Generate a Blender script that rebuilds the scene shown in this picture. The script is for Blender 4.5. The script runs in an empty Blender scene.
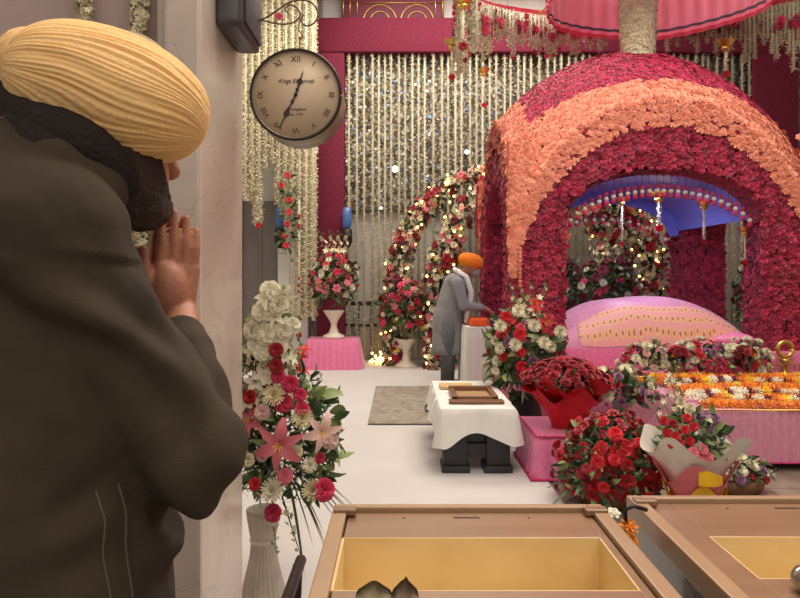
import bpy, bmesh, math, random
import numpy as np
from mathutils import Vector, Matrix, noise as mnoise
PI = math.pi
random.seed(7); rng = np.random.default_rng(7)
F, HY, CZ = 640.0, 275.0, 1.4
C = bpy.context.scene.collection
def P(px, py, Y):
    return Vector(((px-400)*Y/F, Y, CZ-(py-HY)*Y/F))

# ------------------------------------------------------------------ materials
def new_mat(name):
    m = bpy.data.materials.new(name); m.use_nodes = True
    nt = m.node_tree; b = nt.nodes['Principled BSDF']
    return m, nt, b
def col4(c): return (c[0], c[1], c[2], 1)
def lin(r, g, b):
    f = lambda v: (v/255/12.92) if v/255 <= .04045 else ((v/255+.055)/1.055)**2.4
    return (f(r), f(g), f(b))
def mat(name, c, rough=.6, metal=0, var=.15, scale=12, bump=0, bscale=60, c2=None, trans=0, emit=None, estr=0, sheen=0, stretch=None, detail=3, coat=0):
    m, nt, b = new_mat(name); N = nt.nodes; L = nt.links
    tc = N.new('ShaderNodeTexCoord'); mp = N.new('ShaderNodeMapping')
    L.new(tc.outputs['Object'], mp.inputs[0])
    if stretch: mp.inputs['Scale'].default_value = stretch
    n = N.new('ShaderNodeTexNoise'); n.inputs['Scale'].default_value = scale; n.inputs['Detail'].default_value = detail
    L.new(mp.outputs[0], n.inputs['Vector'])
    r = N.new('ShaderNodeMix'); r.data_type = 'RGBA'
    a = [max(0, v*(1-var)) for v in c]; z = [min(1, v*(1+var)) for v in c] if c2 is None else c2
    r.inputs['A'].default_value = col4(a if c2 is None else c); r.inputs['B'].default_value = col4(z)
    mr = N.new('ShaderNodeMapRange'); mr.inputs['From Min'].default_value = .3; mr.inputs['From Max'].default_value = .7
    L.new(n.outputs['Fac'], mr.inputs['Value']); L.new(mr.outputs[0], r.inputs['Factor']); L.new(r.outputs['Result'], b.inputs['Base Color'])
    b.inputs['Roughness'].default_value = rough; b.inputs['Metallic'].default_value = metal
    if sheen: b.inputs['Sheen Weight'].default_value = sheen
    if coat: b.inputs['Coat Weight'].default_value = coat
    if bump:
        n2 = N.new('ShaderNodeTexNoise'); n2.inputs['Scale'].default_value = bscale; n2.inputs['Detail'].default_value = 4
        L.new(mp.outputs[0], n2.inputs['Vector'])
        bp = N.new('ShaderNodeBump'); bp.inputs['Strength'].default_value = bump; bp.inputs['Distance'].default_value = .01
        L.new(n2.outputs['Fac'], bp.inputs['Height']); L.new(bp.outputs[0], b.inputs['Normal'])
    if trans: b.inputs['Transmission Weight'].default_value = trans
    if emit: b.inputs['Emission Color'].default_value = col4(emit); b.inputs['Emission Strength'].default_value = estr
    return m
def petal_mat(name, c, var=.35, rough=.55, c2=None):
    m, nt, b = new_mat(name); N = nt.nodes; L = nt.links
    at = N.new('ShaderNodeAttribute'); at.attribute_name = 'tint'
    oi = N.new('ShaderNodeObjectInfo')
    ad = N.new('ShaderNodeMath'); ad.operation = 'ADD'; L.new(at.outputs['Fac'], ad.inputs[0]); L.new(oi.outputs['Random'], ad.inputs[1])
    fr = N.new('ShaderNodeMath'); fr.operation = 'FRACT'; L.new(ad.outputs[0], fr.inputs[0])
    r = N.new('ShaderNodeMix'); r.data_type = 'RGBA'; L.new(fr.outputs[0], r.inputs['Factor'])
    r.inputs['A'].default_value = col4([v*(1-var) for v in c]); r.inputs['B'].default_value = col4(c2 or [min(1, v*(1+var)) for v in c])
    L.new(r.outputs['Result'], b.inputs['Base Color']); b.inputs['Roughness'].default_value = rough
    b.inputs['Subsurface Weight'].default_value = 0
    b.inputs['Sheen Weight'].default_value = .15
    return m
M = {}
M['magenta'] = petal_mat('magenta_petal', lin(164, 31, 68), .45)
M['crimson'] = petal_mat('crimson_petal', lin(184, 28, 78), .4)
M['peach'] = petal_mat('peach_petal', lin(246, 138, 108), .18, c2=lin(254, 172, 142))
M['red'] = petal_mat('red_petal', lin(196, 22, 38), .4)
M['darkred'] = petal_mat('dark_red_petal', lin(158, 16, 36), .4)
M['hotpink'] = petal_mat('hot_pink_petal', lin(205, 40, 85), .3)
M['pink'] = petal_mat('pink_petal', lin(228, 120, 135), .25)
M['palepink'] = petal_mat('pale_pink_petal', lin(228, 190, 182), .15)
M['white'] = petal_mat('white_petal', lin(236, 232, 206), .1)
M['cream'] = petal_mat('cream_petal', lin(222, 212, 176), .15)
M['marigold'] = petal_mat('marigold_petal', lin(245, 138, 14), .25)
M['yellow'] = petal_mat('yellow_petal', lin(248, 208, 30), .2)
M['maroon'] = petal_mat('maroon_petal', lin(110, 18, 44), .35)
M['purple'] = petal_mat('purple_petal', lin(150, 105, 140), .3)
M['leaf'] = petal_mat('leaf_green', lin(58, 84, 46), .5, rough=.45)
M['paleleaf'] = petal_mat('pale_leaf_green', lin(140, 160, 98), .3, rough=.5)
M['stem'] = mat('stem_green', lin(70, 98, 52), .5)
M['tub'] = petal_mat('tuberose_cream', lin(190, 184, 156), .15)
M['tubw'] = petal_mat('tuberose_pale', lin(226, 220, 190), .1)
M['brass'] = mat('brass', lin(214, 178, 96), .3, .9)
M['steel'] = mat('polished_steel', lin(190, 190, 186), .2, 1)
M['iron'] = mat('dark_iron', lin(52, 42, 40), .45, .5)
M['black'] = mat('black_plastic', lin(42, 44, 48), .5)
M['thread'] = mat('thread', lin(110, 96, 80), .8)
M['whitecloth'] = mat('white_cloth', lin(226, 226, 222), .85, var=.03, bump=.35, bscale=9)
M['ivory'] = mat('ivory_glaze', lin(224, 216, 200), .4, var=.04)
M['pinksatin'] = mat('pink_satin', lin(226, 120, 166), .45, var=.1, scale=30, bump=.2, bscale=40, sheen=.3)
M['palesatin'] = mat('pale_pink_satin', lin(222, 150, 178), .45, var=.1, scale=30, bump=.2, bscale=40, sheen=.3)
M['pinktrim'] = mat('deep_pink_trim', lin(196, 40, 110), .6)
M['redpaper'] = mat('red_wrapping', lin(190, 20, 28), .45, var=.15, bump=.4, bscale=14)
M['whitepaper'] = mat('white_wrapping', lin(232, 226, 216), .4, var=.05, bump=.3, bscale=12)
M['pinkpaper'] = mat('pink_wrapping', lin(226, 120, 130), .4, var=.1)
M['yellowpaper'] = mat('yellow_wrapping', lin(240, 190, 30), .4, var=.08)

# ------------------------------------------------------------------ mesh building
def grid(nu, nv, fn):
    V = np.array([fn(i/nu, j/nv) for i in range(nu+1) for j in range(nv+1)], float)
    Q = [(i*(nv+1)+j, (i+1)*(nv+1)+j, (i+1)*(nv+1)+j+1, i*(nv+1)+j+1) for i in range(nu) for j in range(nv)]
    return V, Q
def join(ts):
    V = []; Q = []; o = 0
    for v, q in ts:
        V.append(v); Q += [tuple(i+o for i in f) for f in q]; o += len(v)
    return np.vstack(V), Q
def xf(t, m):
    m = np.array(m); return t[0] @ m[:3, :3].T + m[:3, 3], t[1]
def rotz(a): c, s = math.cos(a), math.sin(a); return np.array([[c, -s, 0, 0], [s, c, 0, 0], [0, 0, 1, 0], [0, 0, 0, 1.]])
def petal(L, W, tilt, az, cup=.25, curl=.0, nu=2, nv=2, r0=0, peak=.65, z0=0):
    def fn(s, t):
        t = t*2-1
        w = W*(math.sin(PI*min(1, s**(math.log(.5)/math.log(peak)))*.999) if s < 1 else .06)
        w = max(w, W*.12)
        if s >= 1: w = W*.35
        a = tilt + curl*s
        r = r0 + L*s*math.sin(a) - cup*t*t*w*math.cos(a); z = z0 + L*s*math.cos(a) + cup*t*t*w*math.sin(a)
        return (t*w, r, z)
    v, q = grid(nu, nv, fn)
    return xf((v, q), rotz(az))
def T_rose(layers=((3, .10, .5), (4, .35, .6), (5, .7, .68), (6, 1.05, .75), (6, 1.35, .82)), nu=3, nv=2):
    ts = []
    for k, (n, tilt, L) in enumerate(layers):
        for i in range(n):
            ts.append(petal(L, .34+.07*k, tilt, 2*PI*(i+.37*k)/n, .55, .35, nu, nv, .03, .7))
    return join(ts)
def T_chrys(R=1, n=(8, 12, 16, 20, 22), up=-.05, w=.15, nu=2):
    ts = []
    for k, c in enumerate(n):
        for i in range(c):
            ts.append(petal(.55+.1*k, w, .15+.36*k+up, 2*PI*(i+.5*k)/c+rng.uniform(-.08, .08), .5, -.35, nu, 1, .02, .75))
    ts.append(T_ball((0, 0, .22), (.24, .24, .2), 10, 6))
    return join(ts)
def T_carn():
    ts = []
    for k in range(5):
        a = .25+.27*k; ph = rng.uniform(0, 6)
        n = 14
        def fn(s, t):
            th = 2*PI*t; r = s*(.55+.1*k)*math.sin(a+.3*s)*(1+.12*s*math.sin(7*th+ph)); z = s*(.55+.1*k)*math.cos(a+.3*s)+.12*s*math.sin(9*th+ph*2)
            return (r*math.cos(th), r*math.sin(th), z)
        ts.append(grid(2, n, fn))
    return join(ts)
def T_lily():
    ts = [petal(1.15, .3 if i % 2 else .22, .55, 2*PI*i/6, .3, 1.0, 5, 2, .03, .5) for i in range(6)]
    return join(ts)
def T_marigold():
    ts = []
    for k, c in enumerate((4, 7, 9, 9)):
        for i in range(c): ts.append(petal(.62+.1*k, .36, .15+.45*k, 2*PI*(i+.5*k)/c, .3, .5, 1, 1, .03, .8))
    return join(ts)
def T_lo(n=((3, .15, .55), (5, .6, .72), (6, 1.15, .9))):
    ts = []
    for k, (c, tilt, L) in enumerate(n):
        for i in range(c): ts.append(petal(L, .36+.08*k, tilt, 2*PI*(i+.4*k)/c, .5, .4, 2, 1, .02, .7))
    return join(ts)
def T_leaf(w=.2, bend=.6):
    def fn(s, t):
        t = t*2-1; ww = w*math.sin(PI*(.04+.93*s)**.8)
        return (t*ww, s*math.cos(bend*s), s*math.sin(-bend*s)*.8+abs(t)*ww*.4)
    return grid(4, 2, fn)
def T_blossom(k=5, L=1, tilt=.55):
    return join([petal(L, .34, tilt, 2*PI*i/k, .3, .7, 2, 1, .02, .6) for i in range(k)])
def frame_mats(pos, nrm, scale, spin=None):
    """K matrices with local z along nrm"""
    pos = np.asarray(pos, float); n = np.asarray(nrm, float); n = n/np.linalg.norm(n, axis=1)[:, None]
    ref = np.where(np.abs(n[:, 2:3]) > .9, [[1., 0, 0]], [[0, 0, 1.]])
    x = np.cross(ref, n); x /= np.linalg.norm(x, axis=1)[:, None]; y = np.cross(n, x)
    a = rng.uniform(0, 2*PI, len(n)) if spin is None else np.full(len(n), spin)
    ca, sa = np.cos(a)[:, None], np.sin(a)[:, None]
    X = x*ca+y*sa; Y = -x*sa+y*ca
    s = np.broadcast_to(np.asarray(scale, float), (len(n),))[:, None]
    Mx = np.zeros((len(n), 4, 4)); Mx[:, :3, 0] = X*s; Mx[:, :3, 1] = Y*s; Mx[:, :3, 2] = n*s; Mx[:, :3, 3] = pos; Mx[:, 3, 3] = 1
    return Mx
def make_mesh(name, parts, mats, smooth=True):
    """parts: list of (template, matrices(K,4,4) or None, material index)"""
    VV = []; LL = []; CC = []; MI = []; TT = []; o = 0
    for t, ms, mi in parts:
        v, q = t
        if ms is None: ms = np.eye(4)[None]
        K = len(ms)
        if K == 0: continue
        w = np.einsum('kij,nj->kni', ms[:, :3, :3], v)+ms[:, None, :3, 3]
        VV.append(w.reshape(-1, 3))
        cnt = np.array([len(f) for f in q]); fl = np.array([i for f in q for i in f])
        LL.append((fl[None]+(np.arange(K)*len(v))[:, None]+o).ravel()); CC.append(np.tile(cnt, K)); MI.append(np.full(K*len(q), mi))
        TT.append(np.repeat(rng.uniform(0, 1, K) if K > 1 else np.zeros(1), len(v)))
        o += K*len(v)
    V = np.vstack(VV); L = np.concatenate(LL); Cn = np.concatenate(CC); S = np.concatenate([[0], np.cumsum(Cn)[:-1]])
    me = bpy.data.meshes.new(name)
    me.vertices.add(len(V)); me.vertices.foreach_set('co', V.ravel().astype(np.float32))
    me.loops.add(len(L)); me.loops.foreach_set('vertex_index', L.astype(np.int32))
    me.polygons.add(len(Cn)); me.polygons.foreach_set('loop_start', S.astype(np.int32))
    me.polygons.foreach_set('material_index', np.concatenate(MI).astype(np.int32))
    me.polygons.foreach_set('use_smooth', np.full(len(Cn), smooth))
    me.update(calc_edges=True); me.validate()
    at = me.attributes.new('tint', 'FLOAT', 'POINT'); at.data.foreach_set('value', np.concatenate(TT).astype(np.float32))
    for m in mats: me.materials.append(M[m] if isinstance(m, str) else m)
    return me
def link(name, me, parent=None, loc=None, mtx=None):
    o = bpy.data.objects.new(name, me); C.objects.link(o)
    if parent is not None: o.parent = parent
    if loc is not None: o.location = loc
    if mtx is not None: o.matrix_basis = mtx
    return o
def tag(o, label=None, cat=None, group=None, kind=None):
    if label: o['label'] = label
    if cat: o['category'] = cat
    if group: o['group'] = group
    if kind: o['kind'] = kind
    return o
def empty(name, loc, label, cat, group=None, rz=0):
    o = bpy.data.objects.new(name, None); C.objects.link(o); o.location = loc; o.rotation_euler = (0, 0, rz); o.empty_display_size = .1
    return tag(o, label, cat, group)
def part(name, t, m, parent=None, smooth=True, loc=None):
    return link(name, make_mesh(name, [(t, None, 0)], [m], smooth), parent, loc)
def T_box(x0, x1, y0, y1, z0, z1, bev=.004):
    bm = bmesh.new(); bmesh.ops.create_cube(bm, size=1)
    for v in bm.verts: v.co = Vector(((x0+x1)/2+v.co.x*(x1-x0), (y0+y1)/2+v.co.y*(y1-y0), (z0+z1)/2+v.co.z*(z1-z0)))
    if bev: bmesh.ops.bevel(bm, geom=bm.edges[:], offset=min(bev, .3*min(x1-x0, y1-y0, z1-z0)), segments=2, affect='EDGES', profile=.6)
    bm.verts.index_update(); V = np.array([v.co[:] for v in bm.verts]); Q = [tuple(v.index for v in f.verts) for f in bm.faces]; bm.free()
    return V, Q
def T_lathe(prof, n=28, sx=1, sy=1, flute=0, nf=12):
    m = len(prof); V = []; Q = []
    for r, z in prof:
        for j in range(n):
            a = 2*PI*j/n; rr = r*(1+flute*math.cos(nf*a)); V.append((rr*math.cos(a)*sx, rr*math.sin(a)*sy, z))
    for i in range(m-1):
        for j in range(n):
            Q.append((i*n+j, i*n+(j+1) % n, (i+1)*n+(j+1) % n, (i+1)*n+j))
    Q.append(tuple(range(n))[::-1]); Q.append(tuple((m-1)*n+j for j in range(n)))
    return np.array(V, float), Q
def T_tube(pts, r, n=8, close=True):
    pts = [Vector(p) for p in pts]; V = []; Q = []; up = None
    for i, p in enumerate(pts):
        d = (pts[min(i+1, len(pts)-1)]-pts[max(i-1, 0)]).normalized()
        if up is None: up = d.orthogonal().normalized()
        up = (up-d*up.dot(d)).normalized(); s = d.cross(up)
        rr = r[i] if hasattr(r, '__len__') else r
        for j in range(n):
            a = 2*PI*j/n; V.append(tuple(p+(up*math.cos(a)+s*math.sin(a))*rr))
    for i in range(len(pts)-1):
        for j in range(n): Q.append((i*n+j, i*n+(j+1) % n, (i+1)*n+(j+1) % n, (i+1)*n+j))
    if close: Q.append(tuple(range(n))[::-1]); Q.append(tuple((len(pts)-1)*n+j for j in range(n)))
    return np.array(V), Q
def T_ball(c, r, n=12, m=8):
    r = r if hasattr(r, '__len__') else (r, r, r)
    pr = [(math.sin(PI*i/m)+1e-4, -math.cos(PI*i/m)) for i in range(m+1)]
    v, q = T_lathe(pr, n); return v*np.array(r)+np.array(c), q
def T_skirt(x0, x1, y0, y1, zt, zb, amp, wl, rows=8, flare=.0, corner=.0, sub=None, irr=0, topdome=0, seed=0):
    """draped cloth: top plus hanging perimeter with folds"""
    W, D = x1-x0, y1-y0; Lp = 2*(W+D); n = sub or max(48, int(Lp/(wl/6)))
    V = []; Q = []
    for i in range(rows+1):
        t = i/rows
        for j in range(n):
            s = Lp*j/n
            if s < W: p = (x0+s, y0); nr = (0, -1); cd = min(s, W-s)
            elif s < W+D: p = (x1, y0+s-W); nr = (1, 0); cd = min(s-W, W+D-s)
            elif s < 2*W+D: p = (x1-(s-W-D), y1); nr = (0, 1); cd = min(s-W-D, 2*W+D-s)
            else: p = (x0, y1-(s-2*W-D)); nr = (-1, 0); cd = min(s-2*W-D, Lp-s)
            k = math.exp(-(cd/.1)**2)
            ph = irr*mnoise.noise(Vector((s*3, seed, 0)))*6
            d = amp*t**.6*(math.sin(2*PI*s/wl+ph)+.4*math.sin(2*PI*s/wl*1.7+2)) + flare*t + .01*(t > 0)
            z = zt-(zt-zb)*t - corner*k*t + irr*.02*t*math.sin(2*PI*s/.31+seed)
            V.append((p[0]+nr[0]*d, p[1]+nr[1]*d, z-.004*(1-t)))
    for i in range(rows):
        for j in range(n): Q.append((i*n+j, (i+1)*n+j, (i+1)*n+(j+1) % n, i*n+(j+1) % n))
    g = grid(10, 10, lambda a, b: (x0+W*a, y0+D*b, zt-.004+topdome*math.sin(PI*a)*math.sin(PI*b)+.002*math.sin(9*a)*math.sin(7*b)*min(1, 20*a*(1-a)*b*(1-b))))
    return join([(np.array(V), Q), g])

# flower prototypes
TT = {'rose': T_rose(), 'chrysanthemum': T_chrys(), 'carnation': T_carn(), 'lily': T_lily(), 'marigold': T_marigold(), 'small_rose': T_lo(), 'blossom': T_blossom()}
LEAF = T_leaf(); LEAFN = T_leaf(.09, .9)
_fm = {}
def flower_mesh(kind, m):
    k = (kind, m)
    if k not in _fm:
        if kind == 'lily':
            st = join([T_tube([(0, 0, 0), (.05*math.cos(a), .05*math.sin(a), .4), (.22*math.cos(a), .22*math.sin(a), .75)], .018, 5) for a in (0, 1.05, 2.1, 3.1, 4.2, 5.2)])
            _fm[k] = make_mesh('lily', [(TT['lily'], None, 0), (st, None, 1)], [m, 'yellow'])
        else:
            _fm[k] = make_mesh(kind, [(TT[kind], None, 0)], [m])
    return _fm[k]
def npm(m): return Matrix([list(r) for r in m])
def put(root, kind, m, pos, nrm, size, name=None):
    """one flower head as a child; pos relative to root"""
    fm = frame_mats([pos], [nrm], size)[0]
    nm = name or {'small_rose': 'rose', 'blossom': 'blossom'}.get(kind, kind)
    return link(nm, flower_mesh(kind, m), root, mtx=npm(fm))
def fib(n, zmin=-.3, jit=.25):
    out = []
    for i in range(n):
        z = 1-(1-zmin)*(i+.5)/n; a = i*2.39996+rng.uniform(-jit, jit); r = math.sqrt(max(0, 1-z*z)); out.append((r*math.cos(a), r*math.sin(a), z))
    return np.array(out)
def foliage(root, c, rad, n, size, zmin=-.5, mats=('leaf', 'paleleaf'), frac=.25, name='foliage', narrow=.4):
    d = fib(n, zmin, 1.0); rng.shuffle(d)
    rr = rng.uniform(.45, 1.0, n)[:, None]
    pos = np.array(c)+d*np.array(rad)*rr*.92
    nr = np.cross(d+rng.normal(0, .5, (n, 3)), rng.normal(0, 1, (n, 3)))
    def ms(sel):
        Mx = frame_mats(pos[sel], nr[sel], size*rng.uniform(.7, 1.4, len(sel)))
        # point local y outward
        y = d[sel]+rng.normal(0, .35, (len(sel), 3)); y[:, 2] -= .1; y /= np.linalg.norm(y, axis=1)[:, None]
        z = nr[sel]-(nr[sel]*y).sum(1)[:, None]*y; z /= np.linalg.norm(z, axis=1)[:, None]; x = np.cross(y, z)
        s = (size*rng.uniform(.7, 1.4, len(sel)))[:, None]
        Mx[:, :3, 0] = x*s; Mx[:, :3, 1] = y*s; Mx[:, :3, 2] = z*s
        return Mx
    idx = np.arange(n); k = int(n*frac); a = idx[:k]; b = idx[k:]; kn = int(len(b)*narrow)
    parts = [(LEAF, ms(b[kn:]), 0), (LEAFN, ms(b[:kn]), 0)]
    if k: parts.append((LEAF, ms(a), 1))
    # dark leafy core
    o = link(name, make_mesh(name, parts, list(mats)), root); tag(o, kind='stuff')
    return o
def cluster(root, c, rad, flowers, zmin=-.35, jit=.12, front=None):
    """flowers: list of (kind, mat, size, n)"""
    lst = [(k, m, s) for k, m, s, n in flowers for _ in range(n)]
    random.shuffle(lst); d = fib(len(lst), zmin)
    for (k, m, s), v in zip(lst, d):
        p = np.array(c)+v*np.array(rad)*rng.uniform(1-jit, 1+jit)
        nr = v/np.array(rad); nr = nr/np.linalg.norm(nr)+rng.normal(0, .18, 3)
        put(root, k, m, p, nr, s*rng.uniform(.85, 1.15))
def spike(root, base, tip, m, n=14, size=.03, name='gladiolus_spike', bloom='blossom', bud='paleleaf'):
    base = np.array(base, float); tip = np.array(tip, float); d = tip-base; L = np.linalg.norm(d); d /= L
    pos = []; nr = []; sz = []
    for i in range(n):
        t = .25+.75*i/(n-1); a = i*2.4; side = np.cross(d, [math.cos(a), math.sin(a), .3]); side /= np.linalg.norm(side)
        pos.append(base+d*L*t+side*size*.4); nr.append(side+.5*d); sz.append(size*(1.15-.75*t))
    k = int(n*.75)
    me = make_mesh(name, [(T_tube([base, base+d*L*.5, tip], [.004, .003, .0015], 5), None, 0),
        (TT['blossom'], frame_mats(pos[:k], nr[:k], np.array(sz[:k])), 1), (TT['blossom'], frame_mats(pos[k:], nr[k:], np.array(sz[k:])), 2)], ['stem', m, bud])
    return link(name, me, root)
def fronds(root, c, n, L, spread=1.0, name='leaf_spray', w=.05, dirs=None):
    ts = []
    for i in range(n):
        if dirs: dx, dy, dz = dirs[i % len(dirs)]; dx += random.uniform(-.2, .2); dz += random.uniform(-.2, .2)
        else:
            a = random.uniform(0, 2*PI); dx, dy, dz = math.cos(a)*spread, math.sin(a)*spread, random.uniform(-.1, .8)
        d = Vector((dx, dy, dz)).normalized(); s = d.cross(Vector((0, 0, 1))).normalized(); ll = L*random.uniform(.7, 1.2)
        def fn(u, v):
            p = Vector(c)+d*ll*u+Vector((0, 0, -1))*ll*.55*u*u+s*(v*2-1)*w*ll*(math.sin(PI*(.05+.93*u)))
            return tuple(p+Vector((0, 0, abs(v*2-1)*.2*w*ll)))
        ts.append(grid(6, 2, fn))
    o = part(name, join(ts), 'leaf', root); tag(o, kind='stuff'); return o

# ------------------------------------------------------------------ setting
def marble(name, c, c2, vein=.5, rough=.18, scale=1.2, panel=None):
    m, nt, b = new_mat(name); N = nt.nodes; L = nt.links
    g = N.new('ShaderNodeNewGeometry'); n = N.new('ShaderNodeTexNoise'); n.inputs['Scale'].default_value = scale; n.inputs['Detail'].default_value = 6; n.inputs['Distortion'].default_value = 1.2
    L.new(g.outputs['Position'], n.inputs['Vector'])
    cr = N.new('ShaderNodeValToRGB'); e = cr.color_ramp.elements; e[0].position = .3; e[0].color = col4(c2); e[1].position = .62; e[1].color = col4(c)
    L.new(n.outputs['Fac'], cr.inputs[0])
    w = N.new('ShaderNodeTexNoise'); w.inputs['Scale'].default_value = scale*1.3; w.inputs['Detail'].default_value = 4; w.inputs['Distortion'].default_value = 2
    L.new(g.outputs['Position'], w.inputs['Vector'])
    s1 = N.new('ShaderNodeMath'); s1.operation = 'SUBTRACT'; s1.inputs[1].default_value = .5; L.new(w.outputs['Fac'], s1.inputs[0])
    ab = N.new('ShaderNodeMath'); ab.operation = 'ABSOLUTE'; L.new(s1.outputs[0], ab.inputs[0])
    mr = N.new('ShaderNodeMapRange'); mr.inputs['From Max'].default_value = .012; mr.inputs['To Min'].default_value = vein; mr.inputs['To Max'].default_value = 0; L.new(ab.outputs[0], mr.inputs['Value'])
    mx = N.new('ShaderNodeMix'); mx.data_type = 'RGBA'; L.new(mr.outputs[0], mx.inputs['Factor']); L.new(cr.outputs[0], mx.inputs['A']); mx.inputs['B'].default_value = col4([v*.55 for v in c2])
    out = mx.outputs['Result']
    if panel:
        br = N.new('ShaderNodeTexBrick'); br.offset = 0; br.inputs['Scale'].default_value = 1; br.inputs['Mortar Size'].default_value = .006
        br.inputs['Brick Width'].default_value = panel[0]; br.inputs['Row Height'].default_value = panel[1]
        br.inputs['Color1'].default_value = (1, 1, 1, 1); br.inputs['Color2'].default_value = (.9, .9, .9, 1); br.inputs['Mortar'].default_value = (.45, .43, .4, 1)
        sx = N.new('ShaderNodeSeparateXYZ'); cx = N.new('ShaderNodeCombineXYZ'); L.new(g.outputs['Position'], sx.inputs[0])
        L.new(sx.outputs[0], cx.inputs[0]); L.new(sx.outputs[2 if len(panel) == 2 else 1], cx.inputs[1]); L.new(cx.outputs[0], br.inputs['Vector'])
        ml = N.new('ShaderNodeMix'); ml.data_type = 'RGBA'; ml.blend_type = 'MULTIPLY'; ml.inputs['Factor'].default_value = 1
        L.new(out, ml.inputs['A']); L.new(br.outputs[0], ml.inputs['B']); out = ml.outputs['Result']
    L.new(out, b.inputs['Base Color']); b.inputs['Roughness'].default_value = rough
    return m
M['marble'] = marble('white_marble', lin(206, 192, 180), lin(182, 166, 158), .25, .22)
M['marble_pink'] = marble('pinkish_marble', lin(184, 164, 158), lin(166, 146, 142), .12, .25)
M['marble_wall'] = marble('pale_wall_marble', lin(222, 219, 214), lin(206, 202, 196), .1, .35, 1.0, (1.8, 6))
M['ceil'] = mat('ceiling_plaster', lin(220, 208, 192), .8, var=.03)
M['floorm'] = marble('patterned_stone_floor', lin(150, 138, 124), lin(112, 102, 92), .4, .3, 3, (.6, .6, 1))
def mosaic():
    m, nt, b = new_mat('mirror_mosaic'); N = nt.nodes; L = nt.links
    g = N.new('ShaderNodeNewGeometry'); v = N.new('ShaderNodeTexVoronoi'); v.inputs['Scale'].default_value = 26
    L.new(g.outputs['Position'], v.inputs['Vector'])
    sp = N.new('ShaderNodeSeparateColor'); L.new(v.outputs['Color'], sp.inputs[0])
    cr = N.new('ShaderNodeValToRGB'); cr.color_ramp.interpolation = 'CONSTANT'; e = cr.color_ramp.elements
    e[0].position = 0; e[0].color = col4(lin(112, 108, 98)); e[1].position = .4; e[1].color = col4(lin(144, 140, 126))
    for p, c in ((.55, lin(124, 116, 96)), (.75, lin(190, 188, 180)), (.8, lin(110, 136, 176)), (.88, lin(140, 128, 96)), (.97, lin(236, 236, 232))):
        x = e.new(p); x.color = col4(c)
    L.new(sp.outputs[0], cr.inputs[0]); L.new(cr.outputs[0], b.inputs['Base Color'])
    # every mirror chip is set at its own small tilt
    sub = N.new('ShaderNodeVectorMath'); sub.operation = 'SUBTRACT'; sub.inputs[1].default_value = (.5, .5, .5); L.new(v.outputs['Color'], sub.inputs[0])
    sc = N.new('ShaderNodeVectorMath'); sc.operation = 'SCALE'; sc.inputs['Scale'].default_value = .8; L.new(sub.outputs[0], sc.inputs[0])
    ad = N.new('ShaderNodeVectorMath'); ad.operation = 'ADD'; L.new(sc.outputs[0], ad.inputs[0]); L.new(g.outputs['Normal'], ad.inputs[1])
    nm = N.new('ShaderNodeVectorMath'); nm.operation = 'NORMALIZE'; L.new(ad.outputs[0], nm.inputs[0]); L.new(nm.outputs[0], b.inputs['Normal'])
    b.inputs['Metallic'].default_value = .45; b.inputs['Roughness'].default_value = .3
    return m
M['mosaic'] = mosaic()
def structure(name, t, m, smooth=False):
    o = part(name, t, m, None, smooth); o['kind'] = 'structure'; return o
structure('floor', T_box(-4, 7, -1.5, 10.9, -.1, 0, 0), 'floorm')
structure('ceiling', T_box(-4, 7, -1.5, 10.9, 6.3, 6.4, 0), 'ceil')
structure('wall_back', T_box(-4, 7, 10.7, 10.9, 0, 6.3, 0), 'marble_wall')
structure('wall_right', T_box(6.8, 7, -1.5, 10.7, 0, 6.3, 0), 'marble_wall')
structure('wall_left', T_box(-4, -3.8, -1.5, 10.7, 0, 6.3, 0), 'marble_wall')
# near partition wall and the marble pillar at its end
structure('wall_near', T_box(-3.8, -.745, 2.02, 2.34, 0, 6.3, 0), 'marble_pink')
structure('trim_1', T_box(-.745, -.695, 1.96, 2.36, 0, 6.3, .008), 'marble')
pil = structure('trim_2', T_box(-.695, -.585, 1.88, 2.385, 0, 6.3, .012), 'marble')
tag(pil)
# pillar joint lines are shallow grooves of darker mortar in the marble
# back wall features
sw = structure('trim_4', T_box(-1.05, 6.8, 10.62, 10.7, 2.52, 5.1, .01), 'mosaic')
structure('trim_5', T_box(-1.05, 6.8, 10.58, 10.7, 2.46, 2.56, .01), mat('carved_dark_band', lin(96, 84, 74), .5, var=.4, scale=9))
M['dooripaint'] = mat('grey_door', lin(118, 112, 108), .5, var=.08, stretch=(8, 1, 1))
d1 = structure('door_1', join([T_box(-2.75, -1.98, 10.56, 10.7, 0, 2.62, .01), T_box(-2.32, -2.28, 10.53, 10.56, .1, 2.55, .005), T_box(-2.02, -1.98, 10.52, 10.56, 0, 2.62, .004)]), 'dooripaint')
structure('trim_6', T_box(-2.8, -2.75+.16, 10.5, 10.56, 0, 2.66, .006), mat('dark_red_jamb', lin(92, 30, 38), .5))
structure('trim_7', T_box(-2.0, -1.5, 10.45, 10.7, 0, 5.2, .02), 'marble_wall')
structure('trim_8', T_box(-1.42, -1.28, 10.5, 10.62, 0, 6.0, .01), mat('grey_panel_strip', lin(112, 108, 106), .5, var=.2))
# white sheet on the floor
sh = part('floor_sheet', grid(60, 60, lambda a, b: (-2.6+a*(3.6-.0*b), 1.7+8.85*b, .006+.006*mnoise.noise(Vector((a*7, b*14, 3)))+.004*math.sin(b*40+4*mnoise.noise(Vector((a*3, b*3, 0))))*max(0, b-.5))), mat('white_floor_sheet', lin(200, 198, 196), .75, var=.03, scale=2))
tag(sh, 'white sheet spread over the floor as a path past the palki', 'floor sheet')
rg = part('rug', T_box(-.3, .95, 5.95, 7.95, .012, .022, .003), mat('grey_patterned_rug', lin(164, 156, 142), .9, var=.28, scale=14, c2=lin(128, 120, 106)))
tag(rg, 'grey patterned rug lying on the white sheet behind the small covered table', 'rug')

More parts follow.
